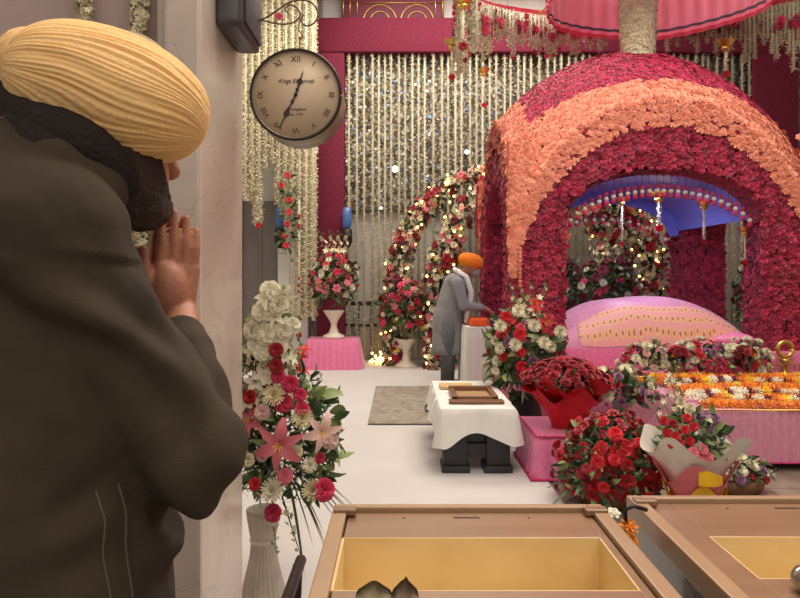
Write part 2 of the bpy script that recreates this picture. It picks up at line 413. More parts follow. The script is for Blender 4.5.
# ------------------------------------------------------------------ red frame on back wall
M['velvet'] = mat('magenta_flower_panel', lin(112, 16, 50), .8, var=.35, scale=45, bump=.8, bscale=70)
fr = empty('floral_gateway', (-1.1, 10.4, 0), 'tall magenta flower-covered frame around the strand curtain on the back wall', 'frame')
fr.location = (0, 0, 0)
part('post', T_box(-1.35, -.9, 10.35, 10.52, 0, 5.5, .02), 'velvet', fr)
part('post', T_box(5.72, 6.45, 10.35, 10.52, 0, 5.5, .02), 'velvet', fr)
part('beam', T_box(-1.35, 6.45, 10.33, 10.52, 5.0, 5.56, .02), 'velvet', fr)
# maroon panel with gold tracery above the beam
gp = empty('tracery_panel', (0, 0, 0), 'maroon panel with gold arch tracery above the magenta beam', 'panel')
part('panel', T_box(-.95, .72, 10.5, 10.58, 5.5, 6.25, .005), mat('maroon_panel', lin(104, 24, 52), .6), gp)
def arcpts(cx, z0, r, y, n=14, a0=0, a1=PI): return [(cx+r*math.cos(a0+(a1-a0)*i/n), y, z0+r*math.sin(a0+(a1-a0)*i/n)) for i in range(n+1)]
gl = [T_tube(arcpts(cx, 5.56, r, 10.49), .008, 6) for cx in (-.33, .28) for r in (.27, .16)]
for x in (-.93, -.82, -.7, .58, .7): gl.append(T_tube([(x, 10.49, 5.5), (x, 10.49, 6.2)], .008, 6))
gl.append(T_tube([(-.93, 10.49, 5.86), (.7, 10.49, 5.86)], .008, 6)); gl.append(T_tube([(-.93, 10.49, 6.0), (.7, 10.49, 6.0)], .012, 6))
part('gold_tracery', join(gl), 'brass', gp)

# ------------------------------------------------------------------ tuberose strands
def strand_mesh(L, r=.02, step=.03, m='tub', end=None, dots=0, seed=0):
    n = int(L/step); pos = []; nr = []; 
    for i in range(n):
        for k in range(2):
            a = rng.uniform(0, 2*PI); pos.append((0, 0, -i*step-rng.uniform(0, step))); nr.append((math.cos(a), math.sin(a), rng.uniform(-.9, .3)))
    bl = join([petal(1, .5, .45, 2*PI*i/3, .3, .5, 1, 1, 0, .7) for i in range(3)])
    core = T_tube([(0, 0, 0), (0, 0, -L)], r*.45, 5)
    parts = [(core, None, 0), (bl, frame_mats(pos, nr, r*1.15), 0)]
    mats = [m]
    if end: parts.append((TT['small_rose'], frame_mats([(0, 0, -L), (0, 0, -L)], [(0, -1, -.3), (0, 1, -.3)], end[1]), 1)); mats.append(end[0])
    if dots:
        k = [rng.uniform(.1, .95)*L for _ in range(dots)]
        parts.append((TT['small_rose'], frame_mats([(0, -.4*r, -z) for z in k], [(rng.uniform(-.5, .5), -1, 0) for _ in k], r*1.5), len(mats))); mats.append('crimson')
    return make_mesh('strand', parts, mats)
sm = [strand_mesh(4.98-.0, .04, .045) for _ in range(4)]
for x in sm: pass
i = 0; px = 349.0
while px < 768:
    X = (px-400)*10.42/F
    o = link('flower_strand', sm[i % 4], None, (X, 10.42+.02*((i*7) % 3-1), 5.02), None)
    o.rotation_euler = (0, 0, i*1.3)
    tag(o, 'long cream tuberose strand of the curtain hanging inside the magenta frame', 'flower garland', 'tuberose strands of the back curtain')
    px += random.choice((6.2, 7.2, 7.8, 8.6)); i += 1
# dense cream garland mass at left, beside the pillar
def hang(px, ytop, ybot, Y, r, m, label, group, end=None, dots=0, step=.03):
    a = P(px, ytop, Y); b = P(px, ybot, Y)
    o = link('flower_strand', strand_mesh(a.z-b.z, r, step, m, end, dots), None, a)
    return tag(o, label, 'flower garland', group)
for k in range(34):
    px = 241+2.25*k
    yb = 196 if px < 254 else (222 if px < 263 else (168 if px < 276 else (200+ (px-276)*2.3 if px < 294 else 318)))
    yb += random.uniform(-5, 5)
    lab = 'short cream tuberose strand in the dense curtain left of the magenta frame' if yb < 280 else 'long cream tuberose strand at the right edge of the dense curtain beside the magenta post'
    hang(px, -52, yb, 10.0-.08*(k % 3), .045, 'tubw', lab, 'short tuberose strands left of the frame' if yb < 280 else 'long tuberose strands beside the magenta post', ('red', .055) if k in (8,) else None, 2 if k in (3, 17) else 0, .032)
hang(299, 200, 335, 9.75, .02, 'tubw', 'thin tuberose strand dotted with red roses hanging in front of the white pilaster', None, ('red', .05), 7, .04)
rl = structure('trim_9', T_box(-2.55, -1.05, 9.8, 10.1, 6.2, 6.3, .01), 'velvet')
# leafy hanging with blue lamp
lh = empty('leaf_garland', P(286, 170, 9.7), 'dark green leaf garland with red roses hanging beside the blue wall lamp', 'leaf garland')
n = 60; zz = -rng.uniform(0, 1.2, n)
foliage(lh, (0.03, 0, -.75), (.14, .1, .75), 90, .12, -1, frac=0)
for z in (-.05, -.2, -.42, -.6, -.78, -.95, -1.1): put(lh, 'small_rose', 'red', (rng.uniform(-.08, .1), -.1, z-.05), (0, -1, .2), .06)
M['blueglass'] = mat('blue_lamp_glass', lin(80, 116, 170), .2, emit=lin(60, 110, 220), estr=.08)
for px, w in ((280, 8), (347, 6)):
    p = P(px, 222, 10.25)
    r = empty('wall_lamp', (p.x, p.y, p.z), 'blue glass wall lamp on the white pilaster left of the magenta post' if px == 280 else 'blue glass wall lamp seen just right of the magenta post', 'wall lamp')
    part('lamp_glass', T_lathe([(.05, -.1), (.07, -.08), (.075, .1), (.06, .22), (.03, .24)], 16), 'blueglass', r)
    part('lamp_base', T_lathe([(.02, -.42), (.05, -.4), (.09, -.3), (.08, -.12), (.05, -.1)], 16), 'iron', r)
    part('bracket', T_box(-.02, .02, .03, .3 if px > 300 else .2, -.25, -.2), 'iron', r)
# glowing balls standing in for lamp reflections in the wall glass
for px, py, s, lb in ((395, 169, .05, 'brightest small white lamp reflection glowing behind the strand curtain'), (467, 152, .035, 'small white lamp reflection glowing high behind the strands above the flower arch'), (381, 208, .022, 'tiny white lamp reflection on the dark band low behind the strands')):
    p = P(px, py, 10.5); r = empty('lamp_reflection', p, lb, 'lamp reflection')
    part('reflection_ball', T_ball((0, 0, 0), s), mat('reflection_glow', (.9, .93, 1), emit=(.85, .92, 1), estr=9), r)
    part('housing', T_lathe([(s*1.1, -.03), (s*1.25, 0), (s*.6, .1)], 16), 'steel', r).matrix_basis = Matrix.Translation((0, .03, 0)) @ Matrix.Rotation(-PI/2, 4, 'X')  # invented steel cup behind each glowing reflection ball
# dark railing left low behind the strands
rr = empty('railing', P(365, 362, 10.5), 'low dark railing at the foot of the strand curtain beside the pink plinth', 'railing'); rr.location.z = 0
for x in (-.35, -.12, .12, .35): part('baluster', T_box(x-.03, x+.03, -.02, .02, 0, .9), 'iron', rr)
part('top_rail', T_box(-.42, .42, -.03, .03, .9, .97), 'iron', rr); part('lower_rail', T_box(-.42, .42, -.02, .02, .55, .6), 'iron', rr)

# ------------------------------------------------------------------ palki
CX, HW = 2.61, 1.5; Y0, Y1 = 6.3, 8.6; CY, HD = (Y0+Y1)/2, (Y1-Y0)/2
OW = .985; ZS = 1.62
def H(u, v): return ZS+1.5*max(0, 2-u*u-v*v)**.62
def HA(u): return ZS+1.5*max(0, 1-u*u)**.62
def opening(dx, w=OW, spring=1.95, rise=.5): 
    return spring+rise*math.sqrt(max(0, 1-(dx/w)**2)) if abs(dx) < w else 0
PT = .46
root = empty('palki', (0, 0, 0), 'domed palki canopy covered in magenta and peach roses over the pink brocade mound', 'palki canopy')
root.location = (CX, CY, .44)
def rel(p): return (p[0]-CX, p[1]-CY, p[2]-.44)
M['rosebase'] = mat('rose_base_cloth', lin(88, 10, 34), .9); M['peachbase'] = mat('peach_base_cloth', lin(170, 74, 48), .9)
# solid body: four pillars, arched facade slabs, dome shell
base = []
for sx in (-1, 1):
    for sy in (-1, 1):
        xa, xb = sorted((CX+sx*HW, CX+sx*(HW-PT))); ya, yb = sorted((CY+sy*HD, CY+sy*(HD-PT)))
        t = T_box(xa+.01, xb-.01, ya+.01, yb-.01, .44, 2.0, .01); t = (t[0]-np.array([CX, CY, .44]), t[1])
        part('pillar', t, 'rosebase', root)
def facade(axis, sgn, w, half, hh):
    # slab with an arched opening; thickness .3 inward
    n = 40; V = []; Q = []
    for i in range(n+1):
        u = -1+2*i/n; a = u*half
        zb = opening(a, w) if abs(a) < w else 1.9
        zt = max(HA(u) if True else 0, zb+.02)
        for d in (0, .3):
            for z in (zb, zt):
                if axis == 'y': V.append((CX+a, CY+sgn*(HD-.015-d), z))
                else: V.append((CX+sgn*(HW-.015-d), CY+a, z))
    for i in range(n):
        o = i*4; p = o+4
        Q += [(o, p, p+1, o+1), (o+2, o+3, p+3, p+2), (o, o+2, p+2, p), (o+1, p+1, p+3, o+3)]
    V = np.array(V)-np.array([CX, CY, .44])
    return part('arch', (V, Q), 'rosebase', root, False)
facade('y', -1, OW, HW, 0); facade('y', 1, OW, HW, 0); facade('x', -1, HD-PT, HD, 0); facade('x', 1, HD-PT, HD, 0)
dome = grid(40, 30, lambda a, b: ((2*a-1)*HW*.995, (2*b-1)*HD*.995, H((2*a-1), (2*b-1))-.44-.03))
part('dome', dome, 'rosebase', root)
def lin_pt(a, b):
    dx = -OW*math.cos(PI*a)*1.0
    return (dx, -HD+.3+b*(2*HD-.64), 1.97+.5*math.sin(PI*a)-.44)
def back_pt(a, b):
    dx = -OW*math.cos(PI*a); zt = 1.97+.5*math.sin(PI*a); w2 = OW-.13
    zb = 1.9+.42*math.sqrt(max(0, 1-(dx/w2)**2)) if abs(dx) < w2 else 1.9
    return (dx, HD-.34, zb+(zt-zb)*b-.44)
lining = join([grid(40, 10, lin_pt), grid(60, 4, back_pt)])
M['bluelining'] = mat('blue_lining', lin(124, 132, 222), .7, var=.05)
part('ceiling_lining', lining, 'bluelining', root)
# roses
pts = {'magenta': [], 'peach': [], 'crimson': []}
S = .05
def addp(key, p, n): pts[key].append((p, n))
def face_points():
    for axis, sgn in (('y', -1), ('y', 1), ('x', -1), ('x', 1)):
        half = HW if axis == 'y' else HD; w = OW if axis == 'y' else HD-PT
        st = S if (axis, sgn) in (('y', -1), ('x', -1)) else S*1.5
        a = -half
        row = 0
        while a <= half:
            z = .46+(row % 2)*st*.5
            while z < HA(a/half if abs(a) < half else .9999)+.0:
                if not (abs(a) < w-.01 and z < opening(a, w)+.01):
                    j = rng.uniform(-.3, .3, 3)*st
                    if axis == 'y': addp('magenta', (CX+a+j[0], CY+sgn*(HD+.01+j[1]*.5), z+j[2]), (rng.normal(0, .3), sgn, rng.normal(.1, .3)))
                    else: addp('magenta', (CX+sgn*(HW+.01+j[1]*.5), CY+a+j[0], z+j[2]), (sgn, rng.normal(0, .3), rng.normal(.1, .3)))
                z += st
            a += st*.9; row += 1
    # inner faces of pillars (reveals) and fronts of rear pillars
    for sx in (-1, 1):
        for sy in (-1, 1):
            d = 0
            while d < PT:
                z = .46
                while z < 2.0:
                    j = rng.uniform(-.3, .3, 3)*S
                    addp('magenta', (CX+sx*(HW-PT-.005), CY+sy*(HD-d)+j[0], z+j[2]), (-sx, rng.normal(0, .3), rng.normal(0, .3)))
                    addp('magenta', (CX+sx*(HW-d)+j[0], CY+sy*(HD-PT-.005), z+j[2]), (rng.normal(0, .3), -sy, rng.normal(0, .3)))
                    z += S*1.05
                d += S
    # arch intrados
    for i in range(60):
        th = PI*(i+.5)/60; a = OW*math.cos(th); z = 1.95+.5*math.sin(th)
        for k in range(6):
            addp('magenta', (CX+a, CY-(HD-.05*k), z-.005), (-math.cos(th), 0, -math.sin(th)))
    for i in range(30):
        th = PI*(i+.5)/30; a = (HD-PT)*math.cos(th); z = 1.95+.5*math.sin(th)
        for k in range(6):
            for sx in (-1, 1): addp('magenta', (CX+sx*(HW-.05*k), CY+a, z-.005), (0, -math.cos(th), -math.sin(th)))
face_points()
nx, ny = 84, 66
for i in range(nx+1):
    for j in range(ny+1):
        u = -1+2*(i+rng.uniform(-.3, .3))/nx; v = -1+2*(j+rng.uniform(-.3, .3))/ny
        u = max(-.999, min(.999, u)); v = max(-.999, min(.999, v))
        e = .01; hu = (H(u+e, v)-H(u-e, v))/(2*e*HW); hv = (H(u, v+e)-H(u, v-e))/(2*e*HD)
        hu = max(-4, min(4, hu)); hv = max(-4, min(4, hv))
        reps = 1+int(math.hypot(hu, hv) > .9)+int(math.hypot(hu, hv) > 2)
        au, av = abs(u), abs(v)
        crest = av < .85-.25*au**2 and au < .84
        for q in range(reps):
            uu = u+rng.uniform(-.5, .5)*2/nx*(q > 0); vv = v+rng.uniform(-.5, .5)*2/ny*(q > 0)
            uu = max(-1, min(1, uu)); vv = max(-1, min(1, vv))
            addp('crimson' if crest else 'peach', (CX+uu*HW, CY+vv*HD, H(uu, vv)), (-hu+rng.normal(0, .25), -hv+rng.normal(0, .25), 1))
# extra peach rim over the arch tops so that the band folds over the edge
for k, (half, ax) in enumerate(((HW, 'y'), (HD, 'x'))):
    for sgn in (-1, 1):
        for i in range(150):
            u = -1+2*i/149
            th = u*PI/2; uu = math.sin(th)
            z = HA(uu)
            for q in range(9 if ax == 'y' else 2 if abs(uu) < .75 else 0):
                zz = z+rng.uniform(-.25, .05)
                p = (CX+uu*HW+rng.uniform(-.02, .02), CY+sgn*(HD+.02), zz) if ax == 'y' else (CX+sgn*(HW+.02), CY+uu*HD+rng.uniform(-.02, .02), zz)
                addp('peach', p, (0, sgn, .6) if ax == 'y' else (sgn, 0, .6))
# peach corner tips falling from the dome on each corner
for sx in (-1, 1):
    for sy in (-1, 1):
        for i in range(210):
            t = (i/210)**.8; z = 2.75-1.12*t; w = .2*(1-t)+.04
            side = rng.random() < .8
            o1 = rng.uniform(0, w)
            if side: p = (CX+sx*(HW+.03-o1), CY+sy*(HD+.035), z); nn = (rng.normal(0, .3), sy, .2)
            else: p = (CX+sx*(HW+.035), CY+sy*(HD+.03-o1*.5), z); nn = (sx, rng.normal(0, .3), .2)
            addp('peach', p, nn)
    # thin peach rope and cluster under the front tips
for key, lst in pts.items():
    pos = np.array([rel(p) for p, _ in lst]); nr = np.array([n for _, n in lst])
    # nearest to the camera stay separate roses
    vis = (nr[:, 1] < .2)
    d = np.linalg.norm(pos+np.array([CX, CY, .44])-np.array([0, 0, 1.4]), axis=1)+np.where(vis, 0, 50)
    order = np.argsort(d); nm = {'magenta': 'magenta_rose', 'crimson': 'crimson_rose', 'peach': 'peach_rose'}[key]
    for i in order[:100]:
        o = put(root, 'small_rose', key, pos[i], nr[i], .043, nm)
    rest = order[100:]
    o = link(nm+'_covering', make_mesh(nm, [(TT['small_rose'], frame_mats(pos[rest], nr[rest], .041*rng.uniform(.85, 1.2, len(rest))), 0)], [key]), root)
    tag(o, kind='stuff')
for sx in (-1, 1):
    pp = [(sx*(HW-.06), -HD-.06, z) for z in np.linspace(1.22, .86, 10)]
    o = link('peach_rope', make_mesh('rope', [(TT['small_rose'], frame_mats(pp*2, [(0, -1, .1)]*10+[(sx, 0, .1)]*10, .022), 0)], ['peach']), root)
# brass finials at tip end
# hanging ball pendants along the front arch
bp = make_mesh('pendant', [(T_tube([(0, 0, 0), (0, 0, -.16)], .003, 4), None, 0), (T_ball((0, 0, -.18), (.022, .022, .026), 8, 6), None, 1), (T_ball((0, 0, -.225), (.024, .024, .022), 8, 6), None, 2), (T_ball((0, 0, -.268), (.026, .026, .028), 8, 6), None, 1)], ['thread', 'hotpink', 'white'])
M2 = []
for i in range(26):
    a = -.9+1.8*i/25; z = opening(a)-.0
    o = link('ball_pendant', bp, None, (CX+a, Y0+.12, z+.02))
    tag(o, 'small red and white ball pendant hanging in the row under the palki front arch', 'pendant', 'ball pendants under the palki arch')
for i in range(15):
    a = -.8+1.6*i/14; z = 1.9+.42*math.sqrt(1-(a/.87)**2)
    o = link('ball_pendant', bp, None, (CX+a, Y1-.38, z+.02))
    tag(o, 'small red and white ball pendant hanging in the row under the palki rear arch', 'pendant', 'ball pendants under the palki rear arch')
# lotus hangers
_lot = {}
def lotus(px, yb, ye, Y, s, label, topy=-60, topz=None):
    p = P(px, yb, Y); q = P(px, ye, Y); L = p.z-q.z
    r = empty('lotus_hanger', p, label, 'hanging lotus ornament')
    ts = [petal(1.0, .3, 1.15, 2*PI*i/10, .3, -.4, 3, 2, .2, .6) for i in range(10)]+[petal(.7, .25, .7, 2*PI*(i+.5)/8, .3, -.3, 3, 2, .2, .6) for i in range(8)]+[T_lathe([(.1, -.35), (.35, -.2), (.45, 0), (.3, .12)], 14)]
    v, qd = join(ts); part('lotus_bowl', (v*s, qd), 'brass', r)
    tz = topz if topz is not None else P(px, topy, Y).z
    part('thread', T_tube([(0, 0, 0), (0, 0, tz-p.z)], .003, 4), 'thread', r)
    o = link('tassel', strand_mesh(L, s*.22, .02, 'tubw', ('red', s*.42)), r, (0, 0, 0))
lotus(463, 6, 46, 6.6, .13, 'large brass lotus ornament with white tassel, highest left of the canopy fringe')
lotus(452, 47, 77, 7.6, .11, 'smaller brass lotus ornament with red tassel end just below the highest one')
lotus(484, 74, 105, 8.0, .09, 'brass lotus ornament hanging lowest in front of the strand curtain')
lotus(726, 48, 74, 8.0, .13, 'brass lotus ornament hanging behind the palki dome on the right')
lotus(704, 207, 242, 6.9, .1, 'brass lotus ornament hanging under the palki in front of the rear rose pillar', topz=2.5)
lotus(659, 199, 228, 7.0, .12, 'brass lotus ornament hanging under the middle of the palki arch', topz=2.5)
lotus(622, 203, 244, 7.1, .08, 'brass lotus ornament hanging under the palki left of centre', topz=2.45)
lotus(745, 233, 262, 6.7, .09, 'brass lotus ornament with tassel hanging inside the palki right pillar', topz=2.4)
lotus(567, 238, 246, 6.6, .07, 'brass lotus ornament hanging close to the palki left pillar inside the arch', topz=2.3)
# top floral column
tcx = P(638, 30, 7.1)
tr = empty('flower_column', (tcx.x, 7.1, 3.72), 'thick cream tuberose column rising from the palki dome to the pink canopy', 'flower column')
n = 1700; a = rng.uniform(0, 2*PI, n); z = rng.uniform(0, .95, n); rad = .15+.05*(z/.95)**2
o = link('tuberose_cover', make_mesh('col', [(T_tube([(0, 0, 0), (0, 0, .95)], .13, 12), None, 0), (TT['blossom'], frame_mats(np.c_[rad*np.cos(a), rad*np.sin(a), z], np.c_[np.cos(a), np.sin(a), rng.normal(0, .5, n)], .055), 0)], ['tubw']), tr); tag(o, kind='stuff')
# pink canopy (chhatar)
KX, KY = 2.93, 7.3
cn = empty('canopy', (KX, KY, 4.45), 'pink fabric canopy with dark stripe and red hem hanging above the palki', 'canopy')
def ring(a, b, z0, z1, wob=.012, nf=40, n=240):
    return grid(n, 3, lambda s, t: ((a+wob*math.sin(nf*2*PI*s))*math.cos(2*PI*s), (b+wob*math.sin(nf*2*PI*s))*math.sin(2*PI*s), z0+(z1-z0)*t+.03*abs(math.sin(5*PI*s))))
M['canopypink'] = mat('canopy_pink', lin(202, 98, 124), .6, var=.1, scale=5, stretch=(6, 6, 1), sheen=.3)
M['hemred'] = mat('hem_red', lin(176, 24, 58), .7); M['navy'] = mat('navy_stripe', lin(36, 20, 58), .6); M['hempink'] = mat('hem_pink', lin(216, 96, 128), .6)
part('valance', ring(1.25, 1.0, .09, .9), 'canopypink', cn)
part('stripe', ring(1.24, .99, .07, .10), 'navy', cn)
part('lower_band', ring(1.245, .995, .02, .07), 'hempink', cn)
part('hem', ring(1.235, .985, -.03, .02), 'hemred', cn)
0 and part('canopy_top', grid(60, 6, lambda s, t: (1.25*(1-t)*math.cos(2*PI*s), 1.0*(1-t)*math.sin(2*PI*s), .9+.5*t)), 'canopypink', cn)
part('outer_rim', ring(2.27, 1.18, .31, .37, .004, 60), 'hemred', cn)
part('spoke', join([T_tube([(0, 0, .9), (2.26*math.cos(a), 1.17*math.sin(a), .35)], .012, 6) for a in np.linspace(0, 2*PI, 13)[:-1]]), 'brass', cn)
part('suspension_rod', T_tube([(0, 0, 1.2), (0, 0, 1.86)], .03, 8), 'brass', cn)
fm = [strand_mesh(L, .042, .03, 'tub', ('crimson', .04) if k == 3 else None, 2 if k != 2 else 4) for k, L in enumerate((.35, .42, .5, .58, .3, .66))]
ns = 140
for i in range(ns):
    th = PI*(-.12+1.24*i/(ns-1)); x = 2.27*math.cos(th); y = 1.18*math.sin(th)
    side = abs(math.cos(th))
    o = link('fringe_strand', random.choice(fm), None, (KX+x, KY+y, 4.78-.0*side)); 
    o.scale = (1, 1, (.75+.75*side**3)*random.uniform(.85, 1.1)); o.rotation_euler = (0, 0, random.uniform(0, 6))
    tag(o, 'short cream tuberose fringe strand with red rose dots hanging from the pink canopy rim', 'flower garland', 'fringe strands of the canopy')
# small hanging rose lobe at left of palki
lb = empty('rose_drape', P(480, 170, 8.72), 'narrow crimson rose drape hanging from the back left shoulder of the palki', 'flower garland')
n = 260; t = rng.uniform(0, 1, n); a = rng.uniform(0, 2*PI, n); ww = .07+.02*np.sin(t*PI)
link('rose_cover', make_mesh('drape', [(TT['small_rose'], frame_mats(np.c_[ww*.6*np.cos(a)-.03*t+.03, ww*.5*np.sin(a), -t*.8-.1], np.c_[np.cos(a), np.sin(a), 0*a], .045), 0)], ['crimson']), lb)['kind'] = 'stuff'

# ------------------------------------------------------------------ stage, mound
stage = part('stage', T_box(1.09, 6.4, 6.05, 8.85, 0, .44, .01), mat('pink_stage_cloth', lin(206, 110, 150), .7, bump=.2, bscale=8)); tag(stage, 'low platform under the palki covered in pink cloth', 'platform')
def brocade(name, c, cm, sc, cm2, thr=.26):
    m, nt, b = new_mat(name); N = nt.nodes; L = nt.links
    tc = N.new('ShaderNodeTexCoord'); v = N.new('ShaderNodeTexVoronoi'); v.inputs['Scale'].default_value = sc; v.inputs['Randomness'].default_value = .25; v.voronoi_dimensions = '2D'
    L.new(tc.outputs['Object'], v.inputs['Vector'])
    n = N.new('ShaderNodeTexNoise'); n.inputs['Scale'].default_value = sc*6; L.new(tc.outputs['Object'], n.inputs['Vector'])
    ad = N.new('ShaderNodeMath'); ad.operation = 'MULTIPLY_ADD'; ad.inputs[1].default_value = .5; L.new(n.outputs['Fac'], ad.inputs[0]); L.new(v.outputs['Distance'], ad.inputs[2])
    cr = N.new('ShaderNodeValToRGB'); cr.color_ramp.interpolation = 'CONSTANT'; e = cr.color_ramp.elements; e[0].position = 0; e[0].color = col4(cm2); e[1].position = thr+.14; e[1].color = col4(cm)
    x = e.new(thr+.3); x.color = col4(c)
    L.new(ad.outputs[0], cr.inputs[0]); L.new(cr.outputs[0], b.inputs['Base Color']); b.inputs['Roughness'].default_value = .5; b.inputs['Sheen Weight'].default_value = .3
    bp = N.new('ShaderNodeBump'); bp.inputs['Strength'].default_value = .3; L.new(n.outputs['Fac'], bp.inputs['Height']); L.new(bp.outputs[0], b.inputs['Normal'])
    return m
M['broc1'] = brocade('pink_brocade', lin(214, 136, 172), lin(228, 168, 190), 15, lin(150, 70, 110), .2)
M['broc2'] = brocade('peach_gold_brocade', lin(236, 164, 166), lin(242, 196, 120), 17, lin(160, 100, 70), .26)
ms = empty('draped_scripture_seat', (2.62, 7.0, .44), 'mound of pink and peach gold brocade cloth covering the scripture under the palki', 'draped seat')
def mound(u, v, off=0):
    h = max(0, 1-abs(u)**2.6)**.8*max(0, 1-abs(v)**3)**.7
    return (u*1.1, v*.5+.0, .2+.52*h+off+.012*math.sin(9*u+4*v)+.01*mnoise.noise(Vector((u*4, v*4, 1))))
part('brocade_cover', grid(60, 40, lambda a, b: mound(2*a-1, 2*b-1)), 'broc1', ms)
part('peach_brocade', grid(50, 26, lambda a, b: (lambda u, v: mound(u, v, .014))((a-.5)*1.5+.04, -.995+.38*b*(1-.35*(2*a-1)**4))), 'broc2', ms)
part('seat_skirt', T_skirt(-1.1, 1.1, -.5, .5, .22, .01, .008, .07, 4), 'pinksatin', ms)
bo = part('bolster', T_ball((0, 0, 0), (.2, .1, .08), 24, 12), 'pinksatin', None, True, (3.36, 6.42, .74)); tag(bo, 'smooth pink bolster at the right end of the brocade mound', 'cushion')
bo2 = part('folded_cloth', T_skirt(3.38, 4.0, 6.1, 6.55, .66, .44, .006, .2, 4, 0, 0), 'pinksatin'); tag(bo2, 'smooth pink satin cloth covering a block before the right palki pillar', 'cloth')

# ------------------------------------------------------------------ flower arches behind
def arch_arr(cx, a, b, Y, z0, label, thick, nfl):
    r = empty('flower_arch', (cx, Y, 0), label, 'flower arch')
    pos = []; dirs = []
    def on(t): th = PI*t; return (-a*math.cos(th), 0, z0+b*math.sin(th)**.8) if 0 <= th <= PI else (0, 0, 0)
    part('frame', T_tube([(-a, 0, 0)]+[on(i/40) for i in range(41)]+[(a, 0, 0)], .03, 6), 'iron', r)
    def pt():
        t = random.uniform(-.18, 1.18)
        if t < 0: c = (-a, 0, z0*(1+t/.18)); 
        elif t > 1: c = (a, 0, z0*(1-(t-1)/.18))
        else: c = on(t)
        ang = random.uniform(0, 2*PI); n = np.array((math.cos(ang), -abs(math.sin(ang)) if random.random() < .8 else .6, .3*random.uniform(-1, 1))); n /= np.linalg.norm(n)
        return np.array(c)+n*thick*random.uniform(.6, 1.1), n
    ks = [('small_rose', 'darkred', .07), ('small_rose', 'maroon', .065), ('chrysanthemum', 'white', .055), ('small_rose', 'cream', .06), ('small_rose', 'pink', .06), ('small_rose', 'peach', .05), ('marigold', 'yellow', .045)]
    for i in range(nfl):
        k, m, s = ks[i % len(ks)] if i % 9 else ks[0]
        p, n = pt(); put(r, k, m, p, n, s*random.uniform(.8, 1.3), {'chrysanthemum': 'chrysanthemum', 'marigold': 'marigold'}.get(k, m.replace('darkred', 'dark_red')+'_rose'))
    for i in range(80):
        p, n = pt(); link('fairy_light', FL, r, tuple(p+n*.05))
    P_ = [pt() for _ in range(700)]
    o = link('filler_blooms', make_mesh('fil', [(TT['blossom'], frame_mats([p for p, _ in P_], [n for _, n in P_], .045), 0)], ['cream']), r); tag(o, kind='stuff')
    P_ = [pt() for _ in range(1500)]
    pos = np.array([p for p, _ in P_])*1.0; nn = np.array([n for _, n in P_])
    o = link('foliage', make_mesh('fol', [(LEAF, frame_mats(pos-nn*.04, np.cross(nn, rng.normal(0, 1, nn.shape)), .13), 0)], ['leaf']), r); tag(o, kind='stuff')
    return r
M['fairy'] = mat('fairy_glow', (1, .8, .4), emit=(1, .62, .2), estr=4)
FL = make_mesh('fairy_light', [(T_ball((0, 0, 0), .021, 8, 6), None, 0)], ['fairy'])
arch_arr(1.93, 1.98, 2.1, 9.9, 1.0, 'large outer flower arch with fairy lights in front of the strand curtain', .2, 620)
arch_arr(1.95, 1.35, 1.9, 9.6, .9, 'smaller inner flower arch standing just behind the man in grey', .25, 640)
fb = empty('light_cluster', P(378, 356, 10.0), 'heap of glowing yellow fairy lights on the floor at the arch foot', 'string lights'); fb.location.z = 0
o = None
for k in range(34): link('fairy_light', FL, fb, (random.uniform(-.13, .13), random.uniform(-.08, .08), random.uniform(.02, .2)*random.random()+.02))
part('wire', T_tube([(random.uniform(-.13, .13), random.uniform(-.08, .08), .01+.012*k/3) for k in range(16)], .003, 4), 'stem', fb)

URN = [(.0, 0), (.15, 0), (.15, .03), (.07, .07), (.04, .16), (.045, .2), (.06, .24), (.1, .3), (.14, .36), (.15, .38), (.13, .37), (.05, .33)]
def urn(root, s=1, z=0, m='ivory', sc=(1, 1)):
    return part('urn', T_lathe([(max(r, .001)*s*sc[0], z+h*s*sc[1]) for r, h in URN], 28), m, root)
# plinth arrangement
pl = part('draped_plinth', T_skirt(-1.38, -.63, 9.45, 9.95, .45, .01, .012, .09, 6, .07), 'pinksatin'); tag(pl, 'pink satin draped plinth at the foot of the magenta post', 'plinth')
ar = empty('flower_arrangement', (-1.0, 9.68, .45), 'urn of red, pink and white flowers on the pink draped plinth', 'flower arrangement')
urn(ar, 1.1)
foliage(ar, (0, 0, .85), (.36, .3, .45), 320, .13, -.8)
cluster(ar, (0, 0, .88), (.33, .28, .42), [('chrysanthemum', 'white', .06, 26), ('small_rose', 'pink', .07, 22), ('small_rose', 'hotpink', .065, 22), ('small_rose', 'darkred', .06, 18)], -.5)
for x in (-.12, -.02, .06, .14): spike(ar, (x*.3, 0, 1.0), (x*1.6, -.05, 1.6), 'cream', 12, .07)
# floor urn arrangement
ar = empty('flower_arrangement', (.05+.04, 9.75, 0), 'white urn of pink and wine red flowers on the floor under the outer arch', 'flower arrangement')
urn(ar, 1.15)
foliage(ar, (0, 0, .85), (.42, .3, .48), 360, .14, -.8, frac=.1)
cluster(ar, (0, 0, .85), (.38, .28, .45), [('chrysanthemum', 'white', .045, 16), ('small_rose', 'hotpink', .07, 20), ('small_rose', 'darkred', .07, 26), ('small_rose', 'pink', .06, 14)], -.5)
